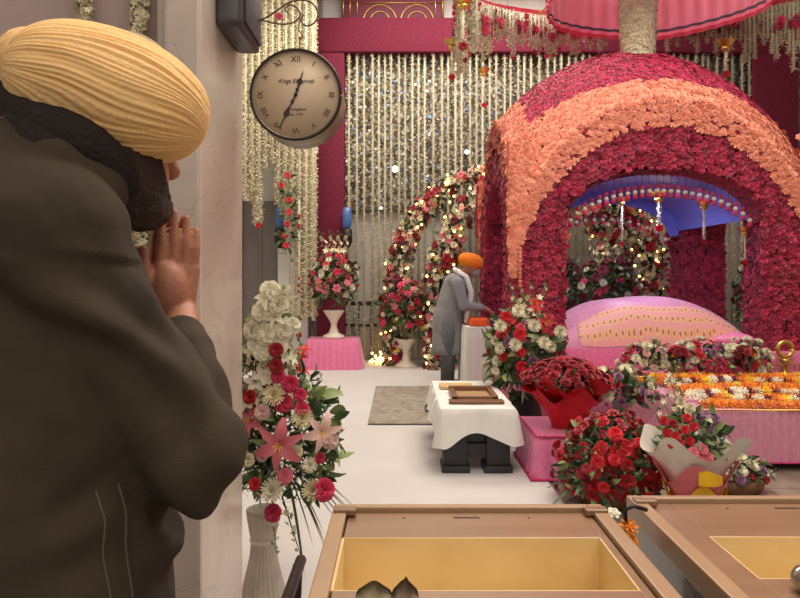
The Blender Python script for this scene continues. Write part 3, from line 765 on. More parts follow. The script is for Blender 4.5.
# arrangements seen through the palki
ar = empty('flower_arrangement', (2.95, 9.2, 0), 'dark red and white flower arrangement seen through the middle of the palki', 'flower arrangement')
urn(ar, 1.5)
foliage(ar, (0, 0, 1.15), (.5, .3, .5), 300, .14, -.8, frac=.1)
cluster(ar, (0, 0, 1.15), (.46, .28, .46), [('chrysanthemum', 'white', .06, 20), ('small_rose', 'maroon', .09, 30), ('small_rose', 'hotpink', .07, 12)], -.5)
for x in (-.2, 0, .2): spike(ar, (x*.3, 0, 1.4), (x*1.2, 0, 2.0), 'cream', 12, .07)
for X, Yq, lbl in ((2.42, 9.3, 'narrow dark flower arrangement seen through the palki beside its left pillar'), (5.35, 9.8, 'dark flower arrangement with white blooms seen through the palki beside its right pillar')):
    ar = empty('flower_arrangement', (X, Yq, 0), lbl, 'flower arrangement'); urn(ar, 1.3)
    foliage(ar, (0, 0, 1.05), (.2, .2, .6), 200, .13, -.8, frac=.1)
    cluster(ar, (0, 0, 1.05), (.2, .2, .55), [('chrysanthemum', 'white', .06, 12), ('small_rose', 'maroon', .08, 22)], -.6)

# ------------------------------------------------------------------ side table by grey man
tb = empty('cloth_table', (.93, 7.7, 0), 'small table under pleated white cloth in front of the man in grey', 'table')
part('tablecloth', T_skirt(-.17, .13, -.3, .3, .8, .01, .008, .08, 8, .02), 'whitecloth', tb)
part('table_frame', T_box(-.14, .1, -.26, .26, 0, .78), 'iron', tb)
oc = part('orange_cloth', T_skirt(.84, 1.04, 7.5, 7.85, .89, .805, .006, .1, 4, .01), mat('orange_cloth', lin(222, 84, 22), .7)); tag(oc, 'folded orange cloth on the white covered table under the hands of the man in grey', 'cloth')

# ------------------------------------------------------------------ small table, tray
st = empty('low_table', (.545, 5.1, 0), 'low black table with a creased white cloth in the middle of the white path', 'table')
bx = join([T_box(-.235, -.07, -.57, -.4, 0, .44), T_box(.07, .235, -.57, -.4, 0, .44), T_box(-.235, .235, -.54, -.42, .1, .2), T_box(-.08, .08, -.52, -.46, .2, .44), T_box(-.25, -.05, -.6, -.38, 0, .05), T_box(.05, .25, -.6, -.38, 0, .05),
           T_box(-.235, -.07, .4, .57, 0, .44), T_box(.07, .235, .4, .57, 0, .44), T_box(-.235, .235, .42, .54, .1, .2), T_box(-.25, -.05, .38, .6, 0, .05), T_box(.05, .25, .38, .6, 0, .05), T_box(-.22, .22, -.5, .5, .38, .44)])
part('table_base', bx, 'black', st)
part('tablecloth', T_skirt(-.26, .27, -.6, .6, .462, .28, .02, .37, 10, .04, .09, 300, .8, 0, 3), 'whitecloth', st)
M['wood'] = mat('brown_wood', lin(120, 82, 56), .4, var=.2, scale=5, stretch=(1, 14, 14)); M['paleboard'] = mat('pale_gold_wood', lin(206, 178, 118), .5, var=.12, scale=6, stretch=(1, 12, 12))
ty = empty('wooden_stand', (.56, 4.95, .462), 'open brown wooden book stand on the white covered low table', 'book stand')
part('frame', join([T_box(-.17, .17, -.2, -.16, 0, .035), T_box(-.17, .17, .16, .2, 0, .05), T_box(-.17, -.13, -.2, .2, 0, .04), T_box(.13, .17, -.2, .2, 0, .04)]), 'wood', ty)
part('board', T_box(-.14, .14, -.17, .17, .005, .014), mat('tan_board', lin(172, 138, 98), .5), ty)
part('front_ledge', (lambda t: (t[0], t[1]))(T_box(-.2, .2, -.3, -.2, 0, .02)), 'wood', ty)
gb = part('wooden_slab', T_box(.33, .60, 5.25, 5.42, .463, .488), 'paleboard'); tag(gb, 'pale gold wooden slab lying behind the brown stand on the low table', 'board')

# ------------------------------------------------------------------ grey man and praying man
def remesh(name, prims, voxel, m, parent, smooth=6, disp=None, mats=None):
    V = []; Q = []; o = 0
    for p in prims:
        if p[0] == 'c':
            a, ra, b, rb = Vector(p[1]), p[2], Vector(p[3]), p[4]
            d = b-a; L = d.length; d.normalize(); pts = []; rs = []
            for i in range(7): th = PI/2*i/6; pts.append(a-d*ra*math.cos(th)); rs.append(max(ra*math.sin(th), 1e-4))
            for i in range(7): th = PI/2*i/6; pts.append(b+d*rb*math.sin(th)); rs.append(max(rb*math.cos(th), 1e-4))
            t = T_tube(pts, rs, 20)
        else:
            v, q = T_ball((0, 0, 0), p[2], 28, 18)
            if len(p) > 3: v = v @ np.array(p[3]).T
            t = (v+np.array(p[1]), q)
        V.append(t[0]); Q += [tuple(i+o for i in f) for f in t[1]]; o += len(t[0])
    me = make_mesh(name, [((np.vstack(V), Q), None, 0)], [m])
    ob = bpy.data.objects.new(name, me); C.objects.link(ob)
    r = ob.modifiers.new('r', 'REMESH'); r.mode = 'VOXEL'; r.voxel_size = voxel; r.use_smooth_shade = True
    s = ob.modifiers.new('s', 'SMOOTH'); s.iterations = smooth; s.factor = .5
    dg = bpy.context.evaluated_depsgraph_get(); ev = ob.evaluated_get(dg)
    m2 = bpy.data.meshes.new_from_object(ev); bpy.data.objects.remove(ob)
    if not m2.materials: m2.materials.append(M[m] if isinstance(m, str) else m)
    if disp:
        co = np.empty(len(m2.vertices)*3, np.float32); m2.vertices.foreach_get('co', co); co = co.reshape(-1, 3)
        nn = np.empty(len(m2.vertices)*3, np.float32); m2.vertices.foreach_get('normal', nn); nn = nn.reshape(-1, 3)
        dd = np.array([disp(c) for c in co]); co = co+nn*dd[:, None]; m2.vertices.foreach_set('co', co.ravel().astype(np.float32))
    m2.polygons.foreach_set('use_smooth', np.ones(len(m2.polygons), bool)); m2.update()
    return link(name, m2, parent)
def rotm(axis, a): return np.array(Matrix.Rotation(a, 3, axis))
def skin_mat(name, c): return mat(name, c, .5, var=.1, scale=8, bump=.15, bscale=120)
M['skin'] = skin_mat('brown_skin', lin(176, 118, 92)); M['skin2'] = skin_mat('skin_tone', lin(166, 112, 84))
def turban(name, c, half, R, m, parent, nr=17, depth=.035, n=200, k=90):
    """wraps run from pole to pole of the long (local x) axis"""
    def fn(s, t):
        a = 2*PI*s; p = PI*t
        a_ = a+.45*math.sin(p)+.25*mnoise.noise(Vector((math.cos(a)*1.5, math.sin(a)*1.5, t*3)))
        ph = a_*nr+7*mnoise.noise(Vector((math.cos(a_)*1.7+5, math.sin(a_)*1.7, t*.8)))
        am = .35+1.1*abs(mnoise.noise(Vector((math.cos(a_)*3, math.sin(a_)*3, t*2+9))))
        d = 1+depth*am*((abs(math.sin(ph/2)))**.7-.5+.5*(math.sin(ph*1.63)*.4)+.28*math.sin(a_*64+9*mnoise.noise(Vector((math.cos(a_)*2, math.sin(a_)*2, t*1.5)))))*math.sin(p)**.5
        return (-math.cos(p)*half[0], math.sin(p)**.85*math.cos(a)*half[1]*d, math.sin(p)**.85*math.sin(a)*half[2]*d)
    v, q = grid(n, k, fn); v = v @ np.array(R).T + np.array(c)
    return part(name, (v, q), m, parent)
# --- man in grey at the side table (faces right)
G = Vector((.62, 7.95, 0))
gm = empty('person', G, 'man in a grey coat and orange turban bowing over a white covered table', 'person')
f = Vector((.9, -.1, 0)).normalized(); s = Vector((-f.y, f.x, 0))   # s: his left
def g(fw, sd, z): return tuple(f*fw+s*sd+Vector((0, 0, z)))
body = [('c', g(-.02, .09, .46), .06, g(0, .09, .86), .085), ('c', g(-.02, -.09, .46), .06, g(0, -.09, .86), .085), ('c', g(-.03, .09, .08), .04, g(-.02, .09, .46), .055), ('c', g(-.03, -.09, .08), .04, g(-.02, -.09, .46), .055),
        ('c', g(-.04, .09, .045), .04, g(.13, .1, .035), .033), ('c', g(-.04, -.09, .045), .04, g(.13, -.1, .035), .033),
        ('c', g(0, 0, .9), .14, g(.1, 0, 1.25), .15), ('c', g(.12, 0, 1.36), .06, g(.2, 0, 1.46), .055), ('e', g(.26, 0, 1.5), (.1, .078, .115)), ('c', g(.33, 0, 1.47), .022, g(.37, 0, 1.455), .012),
        ('c', g(.1, .19, 1.3), .05, g(.17, .22, 1.03), .042), ('c', g(.1, -.19, 1.3), .05, g(.17, -.22, 1.03), .042), ('c', g(.17, .22, 1.03), .04, g(.4, .12, 1.0), .03), ('c', g(.17, -.22, 1.03), .04, g(.4, -.12, 1.0), .03),
        ('c', g(.4, .12, 1.0), .03, g(.47, .09, .97), .03), ('c', g(.4, -.12, 1.0), .03, g(.47, -.09, .97), .03)]
for sd in (-1, 1):
    for k in range(4): body.append(('c', g(.47, sd*(.07+.018*k), .97), .01, g(.54, sd*(.065+.018*k), .94-.006*k), .008))
    body.append(('c', g(.43, sd*.07, .985), .011, g(.49, sd*.045, .96), .009))
    body.append(('e', g(.25, sd*.08, 1.5), (.02, .012, .03)))
remesh('body', body, .007, 'skin2', gm, 3)
M['grey'] = mat('grey_wool', lin(134, 136, 138), .9, var=.06, bump=.25, bscale=90); M['dgrey'] = mat('dark_grey_trousers', lin(92, 94, 98), .9)
coat = [('c', g(.0, 0, .95), .185, g(.08, 0, 1.26), .175), ('c', g(.06, .13, 1.33), .085, g(.06, -.13, 1.33), .085), ('c', g(-.02, 0, .9), .19, g(-.03, 0, .75), .19),
        ('c', g(.1, .2, 1.3), .078, g(.17, .24, 1.03), .065), ('c', g(.1, -.2, 1.3), .078, g(.17, -.24, 1.03), .065), ('c', g(.17, .24, 1.03), .062, g(.38, .13, 1.0), .045), ('c', g(.17, -.24, 1.03), .062, g(.38, -.13, 1.0), .045)]
remesh('coat', coat, .012, 'grey', gm, 5, lambda c: .006*mnoise.noise(Vector(c)*9))
part('kurta_skirt', xf(T_lathe([(.17, .95), (.2, .88), (.2, .7), (.215, .5), (.22, .42), (.21, .42), (.17, .9)], 40, 1, .85, .03, 7), np.eye(4)), 'grey', gm).location = (-.02, 0, 0)
part('trousers', join([T_tube([g(-.02, sd*.1, .82), g(-.02, sd*.1, .5), g(-.03, sd*.1, .09)], [.11, .095, .08], 16) for sd in (-1, 1)]), 'dgrey', gm)
part('shoes', join([T_ball(g(.04, sd*.1, .045), (.14, .055, .045), 16, 10) for sd in (-1, 1)]), 'black', gm)
R = rotm('Z', math.atan2(f.y, f.x)) @ rotm('Y', .28)
M['orangecloth'] = mat('orange_turban', lin(240, 128, 22), .8, var=.08)
turban('turban', g(.26, 0, 1.575), (.16, .125, .095), R, 'orangecloth', gm, 11, .05, 90, 40)
part('beard', T_ball(g(.31, 0, 1.43), (.06, .065, .06), 14, 10), mat('grey_beard', lin(150, 146, 140), .95), gm)
part('shawl', join([T_tube([g(.1, sd*.1, 1.44), g(.2, sd*.11, 1.38), g(.26, sd*.13, 1.2), g(.24, sd*.12, 1.0), g(.2, sd*.12, .82)], [.03, .035, .035, .03, .028], 10) for sd in (-1, 1)]+[T_tube([g(.1, .1, 1.44), g(.06, 0, 1.47), g(.1, -.1, 1.44)], .03, 10)]), 'whitecloth', gm)

def smoothpts_(pts, k=6):
    out = []
    for i in range(len(pts)-1):
        p0, p1, p2, p3 = [Vector(pts[max(0, min(len(pts)-1, j))]) for j in (i-1, i, i+1, i+2)]
        for q in range(k):
            t = q/k; out.append(.5*((2*p1)+(p2-p0)*t+(2*p0-5*p1+4*p2-p3)*t*t+(3*p1-p0-3*p2+p3)*t**3))
    out.append(Vector(pts[-1])); return out
# --- praying man, nearest
pm = empty('person', (-.5, .8, 0), 'man in a dark fleece jacket and pale yellow turban praying beside the marble pillar', 'person')
pm.location = (0, 0, 0)
PX = lambda px, py, Y: tuple(P(px, py, Y))
fd = Vector((.45, .89, 0)).normalized(); rt = Vector((fd.y, -fd.x, 0))
fh = Vector((.6, .8, 0)).normalized(); rh = Vector((fh.y, -fh.x, 0))
hc = Vector(P(101, 135, .885))
sR = Vector(PX(52, 236, .75)); sL = sR-rt*.36
elR = Vector(PX(189, 452, .80)); wrR = Vector(PX(181, 316, 1.0))
elL = elR-rt*.42+Vector((0, .1, 0)); wrL = wrR-rt*.045+fd*.0
neck = Vector(PX(38, 186, .82)); pel = Vector((-.52, .84, .92))
# hand frame: palms touch in the plane spanned by fd and up; u up (tilt), w toward pinky (away from face)
uh = Vector((.07, .05, 1)).normalized(); wh = (Vector((.75, .6, 0))-uh*Vector((.75, .6, 0)).dot(uh)).normalized(); nh = wh.cross(uh).normalized()
if nh.dot(rt) < 0: nh = -nh
def hand(wr, sgn):
    o = wr+nh*0; pr = []
    q = lambda w, u, n: tuple(o+wh*w+uh*u+nh*(sgn*n))
    for k in range(4): pr.append(('c', q(-.012+.009*k, .0, .013), .017, q(-.027+.018*k, .076, .012), .0098))
    pr.append(('e', q(-.012, .04, .014), (.03, .03, .045)))
    for k, (L, w) in enumerate(((.076, -.0285), (.086, -.0095), (.08, .0095), (.062, .027))):
        a = q(w*.95, .076, .011); b = q(w*1.0, .076+L*.5, .012); c_ = q(w*1.0, .076+L, .006)
        pr.append(('c', a, .0085, b, .0076)); pr.append(('c', b, .0076, c_, .006))
    pr.append(('c', q(-.03, .025, .014), .0135, q(-.05, .065, .012), .0105)); pr.append(('c', q(-.05, .065, .012), .0105, q(-.053, .098, .009), .0085))
    return pr
body = [('e', tuple(hc), (.078, .078, .112), rotm('Z', math.atan2(fh.y, fh.x)-PI/2)), ('e', tuple(hc+fh*.035+Vector((0, 0, -.05))), (.06, .06, .07)),
        ('c', tuple(hc+fh*.092+Vector((0, 0, .0))), .011, tuple(hc+fh*.108+Vector((0, 0, -.035))), .015), ('c', tuple(hc+Vector((0, 0, -.05))-fh*.02), .055, tuple(neck), .045),
        ('e', tuple(hc+rh*.078+Vector((0, 0, -.01))), (.008, .014, .022)), ('e', tuple(hc-rh*.078+Vector((0, 0, -.01))), (.008, .014, .022)),
        ('c', tuple(neck), .05, tuple(pel), .13), ('c', tuple(sR), .055, tuple(sL), .055),
        ('c', tuple(sR), .05, tuple(elR), .04), ('c', tuple(sL), .05, tuple(elL), .04), ('c', tuple(elR), .038, tuple(wrR), .026), ('c', tuple(elL), .038, tuple(wrL), .026)]
for sd in (-1, 1):
    hp = pel+rt*.1*sd; kn = hp+Vector((0, .02, -.42)); an = kn+Vector((0, -.03, -.42))
    body += [('c', tuple(hp), .085, tuple(kn), .055), ('c', tuple(kn), .052, tuple(an), .036), ('c', tuple(an+Vector((0, 0, -.03))), .04, tuple(an+fd*.16+Vector((0, 0, -.045))), .033)]
mid = (wrR+wrL)/2
body += hand(mid, 1)+hand(mid, -1)
body += [('c', tuple(wrR), .026, tuple(mid+nh*.013), .022), ('c', tuple(wrL), .026, tuple(mid-nh*.013), .022)]
remesh('body', body, .003, 'skin', pm, 2)
M['fleece'] = mat('dark_brown_fleece', lin(68, 57, 43), .95, var=.3, scale=5, c2=lin(46, 37, 28), bump=.22, bscale=520)
hipw = Vector((-.5, .8, .98))
jk = [('c', tuple(sR+Vector((.0, 0, 0))), .086, tuple(sR.lerp(elR, .5)), .073), ('c', tuple(sR.lerp(elR, .5)), .073, tuple(elR), .066), ('e', tuple(elR), (.07, .07, .075)),
      ('c', tuple(sL), .086, tuple(elL), .066), ('c', tuple(elR), .064, tuple(elR.lerp(wrR, .8)), .038), ('c', tuple(elL), .064, tuple(elL.lerp(wrL, .8)), .042),
      ('c', tuple(sR-rt*.02+Vector((0, 0, .0))), .09, tuple(sL), .09), ('c', tuple(neck+Vector((-.05, -.03, -.01))), .085, tuple(sR-rt*.19+Vector((0, 0, -.1))), .16),
      ('c', tuple(neck+Vector((-.0, -.01, .0))), .07, tuple(neck+Vector((.0, .0, .02))), .066),
      ('c', tuple(neck+Vector((-.04, -.03, -.03))), .085, tuple(sR), .08), ('c', PX(4, 148, .82), .05, PX(60, 160, .80), .045), ('c', PX(60, 160, .80), .045, PX(98, 196, .82), .035), ('e', tuple(sR-rt*.17+Vector((0, 0, -.16))), (.2, .16, .22)),
      ('e', tuple(hipw+Vector((-.02, .0, .22))), (.215, .17, .28)), ('c', tuple(hipw+Vector((-.01, 0, .2))), .19, tuple(hipw+Vector((-.0, .0, .05))), .212), ('c', tuple(hipw+Vector((-.0, 0, .05))), .212, tuple(hipw+Vector((-.02, .02, -.16))), .212)]
def jd(c):
    v = Vector(c); t = v.z
    w = .008*math.sin(34*v.z+26*v.x+9*mnoise.noise(v*6))*(1 if v.z < 1.42 else .4)*max(0, .4+2*mnoise.noise(v*4+Vector((3, 1, 2))))
    return w+.01*mnoise.noise(v*8)+.004*mnoise.noise(v*22)
jkt = remesh('jacket', jk, .006, 'fleece', pm, 6, jd)
# seams: armhole and side piping
def seam(pts, r=.003): return T_tube(pts, r, 6)
M['piping'] = mat('jacket_piping', lin(96, 86, 70), .9)
def snap_ring(c, ax, R0, a0, a1, n=40):
    ax = Vector(ax).normalized(); e1 = Vector((0, 0, 1)); e1 = (e1-ax*e1.dot(ax)).normalized(); e2 = ax.cross(e1); out = []
    for i in range(n+1):
        a = a0+(a1-a0)*i/n; q = Vector(c)+(e1*math.cos(a)+e2*math.sin(a))*R0
        hit, loc, nn, _ = jkt.ray_cast(q, (Vector(c)-q).normalized())
        if hit: out.append(loc+nn*.0004)
    return out
ring_ = snap_ring(sR-rt*.06+Vector((0, 0, -.05)), rt+Vector((0, 0, .12)), .4, 0, 2*PI, 60)
if len(ring_) > 10: part('armhole_seam', T_tube(ring_, .0016, 5), 'piping', jkt)
for az_ in (-.35, -.5):
    ln = []
    for i in range(24):
        z_ = 1.16-.34*i/23; d_ = Vector((math.cos(az_), math.sin(az_), 0)); q = Vector((hipw.x, hipw.y, z_))
        hit, loc, nn, _ = jkt.ray_cast(q+d_*.6, -d_)
        if hit and (loc-q).length < .26: ln.append(loc+nn*.0004)
    if len(ln) > 3: part('side_seam', T_tube(ln, .0014, 5), 'piping', jkt)
trs = []
for sd in (-1, 1):
    hp = pel+rt*.1*sd; kn = hp+Vector((0, .02, -.42)); an = kn+Vector((0, -.03, -.42)); trs += [('c', tuple(hp), .11, tuple(kn), .085), ('c', tuple(kn), .085, tuple(an), .07)]
remesh('trousers', trs, .01, mat('dark_trousers', lin(40, 38, 40), .9), pm, 3)
part('shoes', join([T_ball(tuple(pel+rt*.1*sd+fd*.05+Vector((0, 0, -.88))), (.07, .14, .045), 16, 10) for sd in (-1, 1)]), 'black', pm)
# turban
la = Vector((.93, .42, -.27)).normalized(); up = Vector((0, 0, 1)); ya = up.cross(la).normalized(); za = la.cross(ya)
R = np.array([[la.x, ya.x, za.x], [la.y, ya.y, za.y], [la.z, ya.z, za.z]])
M['turbany'] = mat('pale_yellow_turban', lin(252, 206, 140), .85, var=.06, bump=.3, bscale=120)
tcn = Vector(PX(112, 96, .87))
tu = turban('turban', tcn, (.13, .105, .084), R, 'turbany', pm, 24, .05, 640, 120)
turban('turban_roll', Vector(PX(34, 62, .83)), (.04, .045, .042), rotm('Y', -.6), 'turbany', pm, 9, .05, 80, 30)
part('turban_crown', T_ball(tuple(Vector(PX(126, 68, .89))), (.062, .06, .048), 30, 16), mat('grey_inner_turban', lin(168, 150, 122), .9, bump=.3, bscale=90), pm)
M['hair'] = mat('dark_hair', lin(34, 24, 22), .9, bump=.6, bscale=150, var=.3)
remesh('hair', [('e', tuple(hc-fh*.035+Vector((0, 0, -.01))), (.08, .078, .085)), ('c', tuple(hc-fh*.05+Vector((0, 0, -.05))), .05, tuple(Vector(PX(42, 118, .83))), .035)], .006, 'hair', pm, 3)
part('collar_scarf', join([T_tube(smoothpts_([Vector(PX(*q)) for q in l]), rr, 14) for l, rr in (([(8, 108, .84), (40, 118, .815), (72, 138, .80), (98, 160, .82), (118, 182, .86)], .036), ([(0, 130, .84), (36, 142, .81), (66, 158, .80), (92, 180, .83)], .04))]), 'hair', pm)
M['beardm'] = mat('dark_beard', lin(70, 52, 44), .95, bump=1, bscale=180, var=.4)
remesh('beard', [('c', tuple(hc-fh*.005+rh*.062+Vector((0, 0, -.03))), .022, tuple(hc+fh*.04+rh*.045+Vector((0, 0, -.1))), .026), ('c', tuple(hc-fh*.03+rh*.055+Vector((0, 0, -.06))), .022, tuple(hc+fh*.02+rh*.04+Vector((0, 0, -.11))), .022), ('c', tuple(hc+fh*.03+rh*.052+Vector((0, 0, -.035))), .026, tuple(hc+fh*.055+rh*.03+Vector((0, 0, -.095))), .03), ('e', tuple(hc+fh*.06+Vector((0, 0, -.095))), (.045, .045, .035)), ('c', tuple(hc+fh*.03-rh*.052+Vector((0, 0, -.035))), .024, tuple(hc+fh*.055-rh*.03+Vector((0, 0, -.095))), .028)], .005, 'beardm', pm, 3, lambda c: .003*mnoise.noise(Vector(c)*90))
part('glasses', join([T_tube([tuple(hc+rh*.082-fh*.0+Vector((0, 0, .02))), tuple(hc+rh*.078+fh*.085+Vector((0, 0, .018)))], .0035, 6)]+[T_tube([tuple(hc+fh*.1+rh*(sd*.035+.028*math.cos(a))+Vector((0, 0, .012+.02*math.sin(a)))) for a in np.linspace(0, 2*PI, 17)], .0025, 5) for sd in (-1, 1)]), 'iron', pm)
# eyes and mouth on the hidden side of the face too
part('eyes', join([T_ball(tuple(hc+fh*.07+rh*sd*.03+Vector((0, 0, .012))), .012) for sd in (-1, 1)]), 'white', pm)

# ------------------------------------------------------------------ garlands behind praying man
for px, lb_ in ((80, 'left one of the two thick white garlands hanging on the wall behind the praying man'), (136, 'thick white garland hanging on the wall behind the praying man, nearer the pillar')):
    a = P(px, 0, 1.94)
    nn_ = 3600; aa = rng.uniform(0, 2*PI, nn_); rr_ = rng.uniform(.012, .026, nn_); zz_ = -rng.uniform(0, 4.1, nn_)
    o = link('wall_garland', make_mesh('wall_garland', [(T_tube([(0, 0, 0), (0, 0, -4.1)], .012, 6), None, 0), (TT['blossom'], frame_mats(np.c_[rr_*np.cos(aa), rr_*np.sin(aa), zz_], np.c_[np.cos(aa), np.sin(aa), rng.normal(-.2, .5, nn_)], .013), 0)], ['cream']), None, (a.x, 1.965, 4.6)); tag(o, lb_, 'flower garland')
    if px == 136: o.rotation_euler = (0, 0, 1)

# ------------------------------------------------------------------ clock and speaker
sp = empty('wall_speaker', (-.585, 2.2, 0), 'dark grey plastic speaker box mounted high on the marble pillar', 'speaker')
sp.location = (0, 0, 0)
part('housing', (lambda t: t)(T_box(-.585, -.5, 2.02, 2.3, 2.19, 2.5, .02)), mat('dark_grey_plastic', lin(74, 70, 76), .35), sp)
part('side_panel', T_box(-.5, -.492, 2.05, 2.27, 2.21, 2.48, .004), mat('grey_grille', lin(56, 54, 62), .6), sp)
ck = empty('hanging_clock', (0, 0, 0), 'round double sided station clock hanging from a scrolled bracket', 'clock')
cc = P(296, 95, 2.2); CR = .158
def ring_y(rad, y, r_): return T_tube([(rad*math.cos(a), y, rad*math.sin(a)) for a in np.linspace(0, 2*PI, 73)], r_, 8)
def cyl_y(t, c): # lathe axis z -> world -y
    v, q = t; return np.c_[v[:, 0], -v[:, 2], v[:, 1]]+np.array(c), q[:] if False else [tuple(reversed(f_)) for f_ in q]
ck.location = cc
part('case', cyl_y(T_lathe([(.02, -.15), (CR-.012, -.15), (CR, -.142), (CR-.008, -.12), (CR-.008, -.02), (CR, -.012), (CR, 0.006), (CR-.01, .008), (CR-.012, -.006), (.02, -.006)], 64), (0, 0, 0)), mat('clock_case', lin(150, 138, 116), .35, .3), ck)
part('bezel', ring_y(CR-.004, -.006, .0055), 'iron', ck)
dl = part('dial', cyl_y(T_lathe([(.001, -.004), (CR-.007, -.004), (CR-.007, .0025), (.001, .0025)], 64), (0, 0, 0)), mat('aged_dial', lin(206, 184, 156), .4, var=.05, scale=8), ck)
M['ink'] = mat('dial_ink', lin(70, 50, 44), .6); M['tick'] = mat('grey_track', lin(150, 136, 122), .6)
def text_part(txt, size, x, z, rot, parent, name, y=-.0035, m='ink', shear=0, ext=.0004):
    cu = bpy.data.curves.new('t', 'FONT'); cu.body = txt; cu.size = size; cu.align_x = 'CENTER'; cu.align_y = 'CENTER'; cu.extrude = ext; cu.shear = shear
    ob = bpy.data.objects.new('t', cu); C.objects.link(ob); dg = bpy.context.evaluated_depsgraph_get(); me = bpy.data.meshes.new_from_object(ob.evaluated_get(dg)); bpy.data.objects.remove(ob)
    me.materials.clear(); me.materials.append(M[m])
    return link(name, me, parent, mtx=Matrix.Translation((x, y, z)) @ Matrix.Rotation(-rot, 4, 'Y') @ Matrix.Rotation(PI/2, 4, 'X'))
for i, s_ in enumerate(['XII', 'I', 'II', 'III', 'IIII', 'V', 'VI', 'VII', 'VIII', 'IX', 'X', 'XI']):
    a = 2*PI*i/12; text_part(s_, .028, .122*math.sin(a), .122*math.cos(a), -a, dl, 'numeral')
text_part('Kings Edmonds', .02, 0, .047, 0, dl, 'lettering', shear=.4); text_part('Birmingham', .015, 0, -.05, 0, dl, 'lettering', shear=.4); text_part('Est. 1770', .012, 0, -.068, 0, dl, 'lettering', shear=.3)
part('minute_track', join([(lambda t: t)(T_tube([((CR-.012)*math.cos(2*PI*i/96), -.0032, (CR-.012)*math.sin(2*PI*i/96)) for i in range(97)], .0006, 4))]+[T_tube([((CR-.012)*math.cos(2*PI*i/60), -.0032, (CR-.012)*math.sin(2*PI*i/60)), ((CR-.019)*math.cos(2*PI*i/60), -.0032, (CR-.019)*math.sin(2*PI*i/60))], .0006, 4) for i in range(60)]), 'tick', dl)
def handm(L, a, name, w):
    pr = [(-.02, .3), (0, .5), (.15, .5), (.2, 1.2), (.27, .4), (.42, .6), (.55, 1.9), (.62, 1.0), (.66, .35), (.85, .3), (1, .05)]
    V = []; 
    for t, ww in pr:
        for sgn in (-1, 1):
            x, z = sgn*w*ww, t*L
            V += [(x*math.cos(a)+z*math.sin(a), -.006, -x*math.sin(a)+z*math.cos(a)), (x*math.cos(a)+z*math.sin(a), -.0075, -x*math.sin(a)+z*math.cos(a))]
    Q = []
    for i in range(len(pr)-1):
        o = 4*i; p = o+4; Q += [(o+1, o+3, p+3, p+1), (o, p, p+2, o+2), (o, o+1, p+1, p), (o+2, p+2, p+3, o+3)]
    part(name, (np.array(V), Q), 'iron', ck, False)
handm(.088, math.radians(17.5), 'hour_hand', .006); handm(.132, math.radians(206), 'minute_hand', .0055)
part('hub', cyl_y(T_lathe([(.001, .011), (.006, .01), (.006, .002)], 16), (0, 0, 0)), 'iron', ck)
def B(px, py): v = P(px, py, 2.2+.06)-cc; return tuple(v)
def smoothpts(pts, k=6):
    out = []
    for i in range(len(pts)-1):
        p0, p1, p2, p3 = [Vector(pts[max(0, min(len(pts)-1, j))]) for j in (i-1, i, i+1, i+2)]
        for q in range(k):
            t = q/k; out.append(.5*((2*p1)+(p2-p0)*t+(2*p0-5*p1+4*p2-p3)*t*t+(3*p1-p0-3*p2+p3)*t**3))
    out.append(Vector(pts[-1])); return out
br_ = [[(248, 17), (262, 19), (275, 12), (288, 3), (300, 0), (312, 3), (318, 13), (315, 22), (307, 26), (301, 21), (303, 15)], [(248, 17), (265, 21), (280, 24), (292, 23), (300, 16), (297, 8), (290, 5), (285, 9), (288, 13)]]
part('bracket', join([T_tube(smoothpts([B(*p) for p in l]), .0032, 8) for l in br_]), mat('rusty_iron', lin(112, 84, 70), .6, .4), ck)
part('hanging_hook', join([T_tube(smoothpts([B(300, 18), B(299, 30), B(303, 36), B(300, 40), B(300, 52)]), .0028, 8), T_ball(B(300, 38), .006)]), mat('brass_hook', lin(150, 116, 84), .5, .4), ck)
part('wall_plate', T_box(B(249, 0)[0]-.012, B(249, 0)[0], .0, .12, B(0, 20)[2]-.02, B(0, -10)[2], .003), 'ivory', ck)
part('bracket_arm', T_tube([B(250, 17), (-.585-cc.x+.0, .06, B(0, 17)[2])], .004, 8), 'iron', ck)

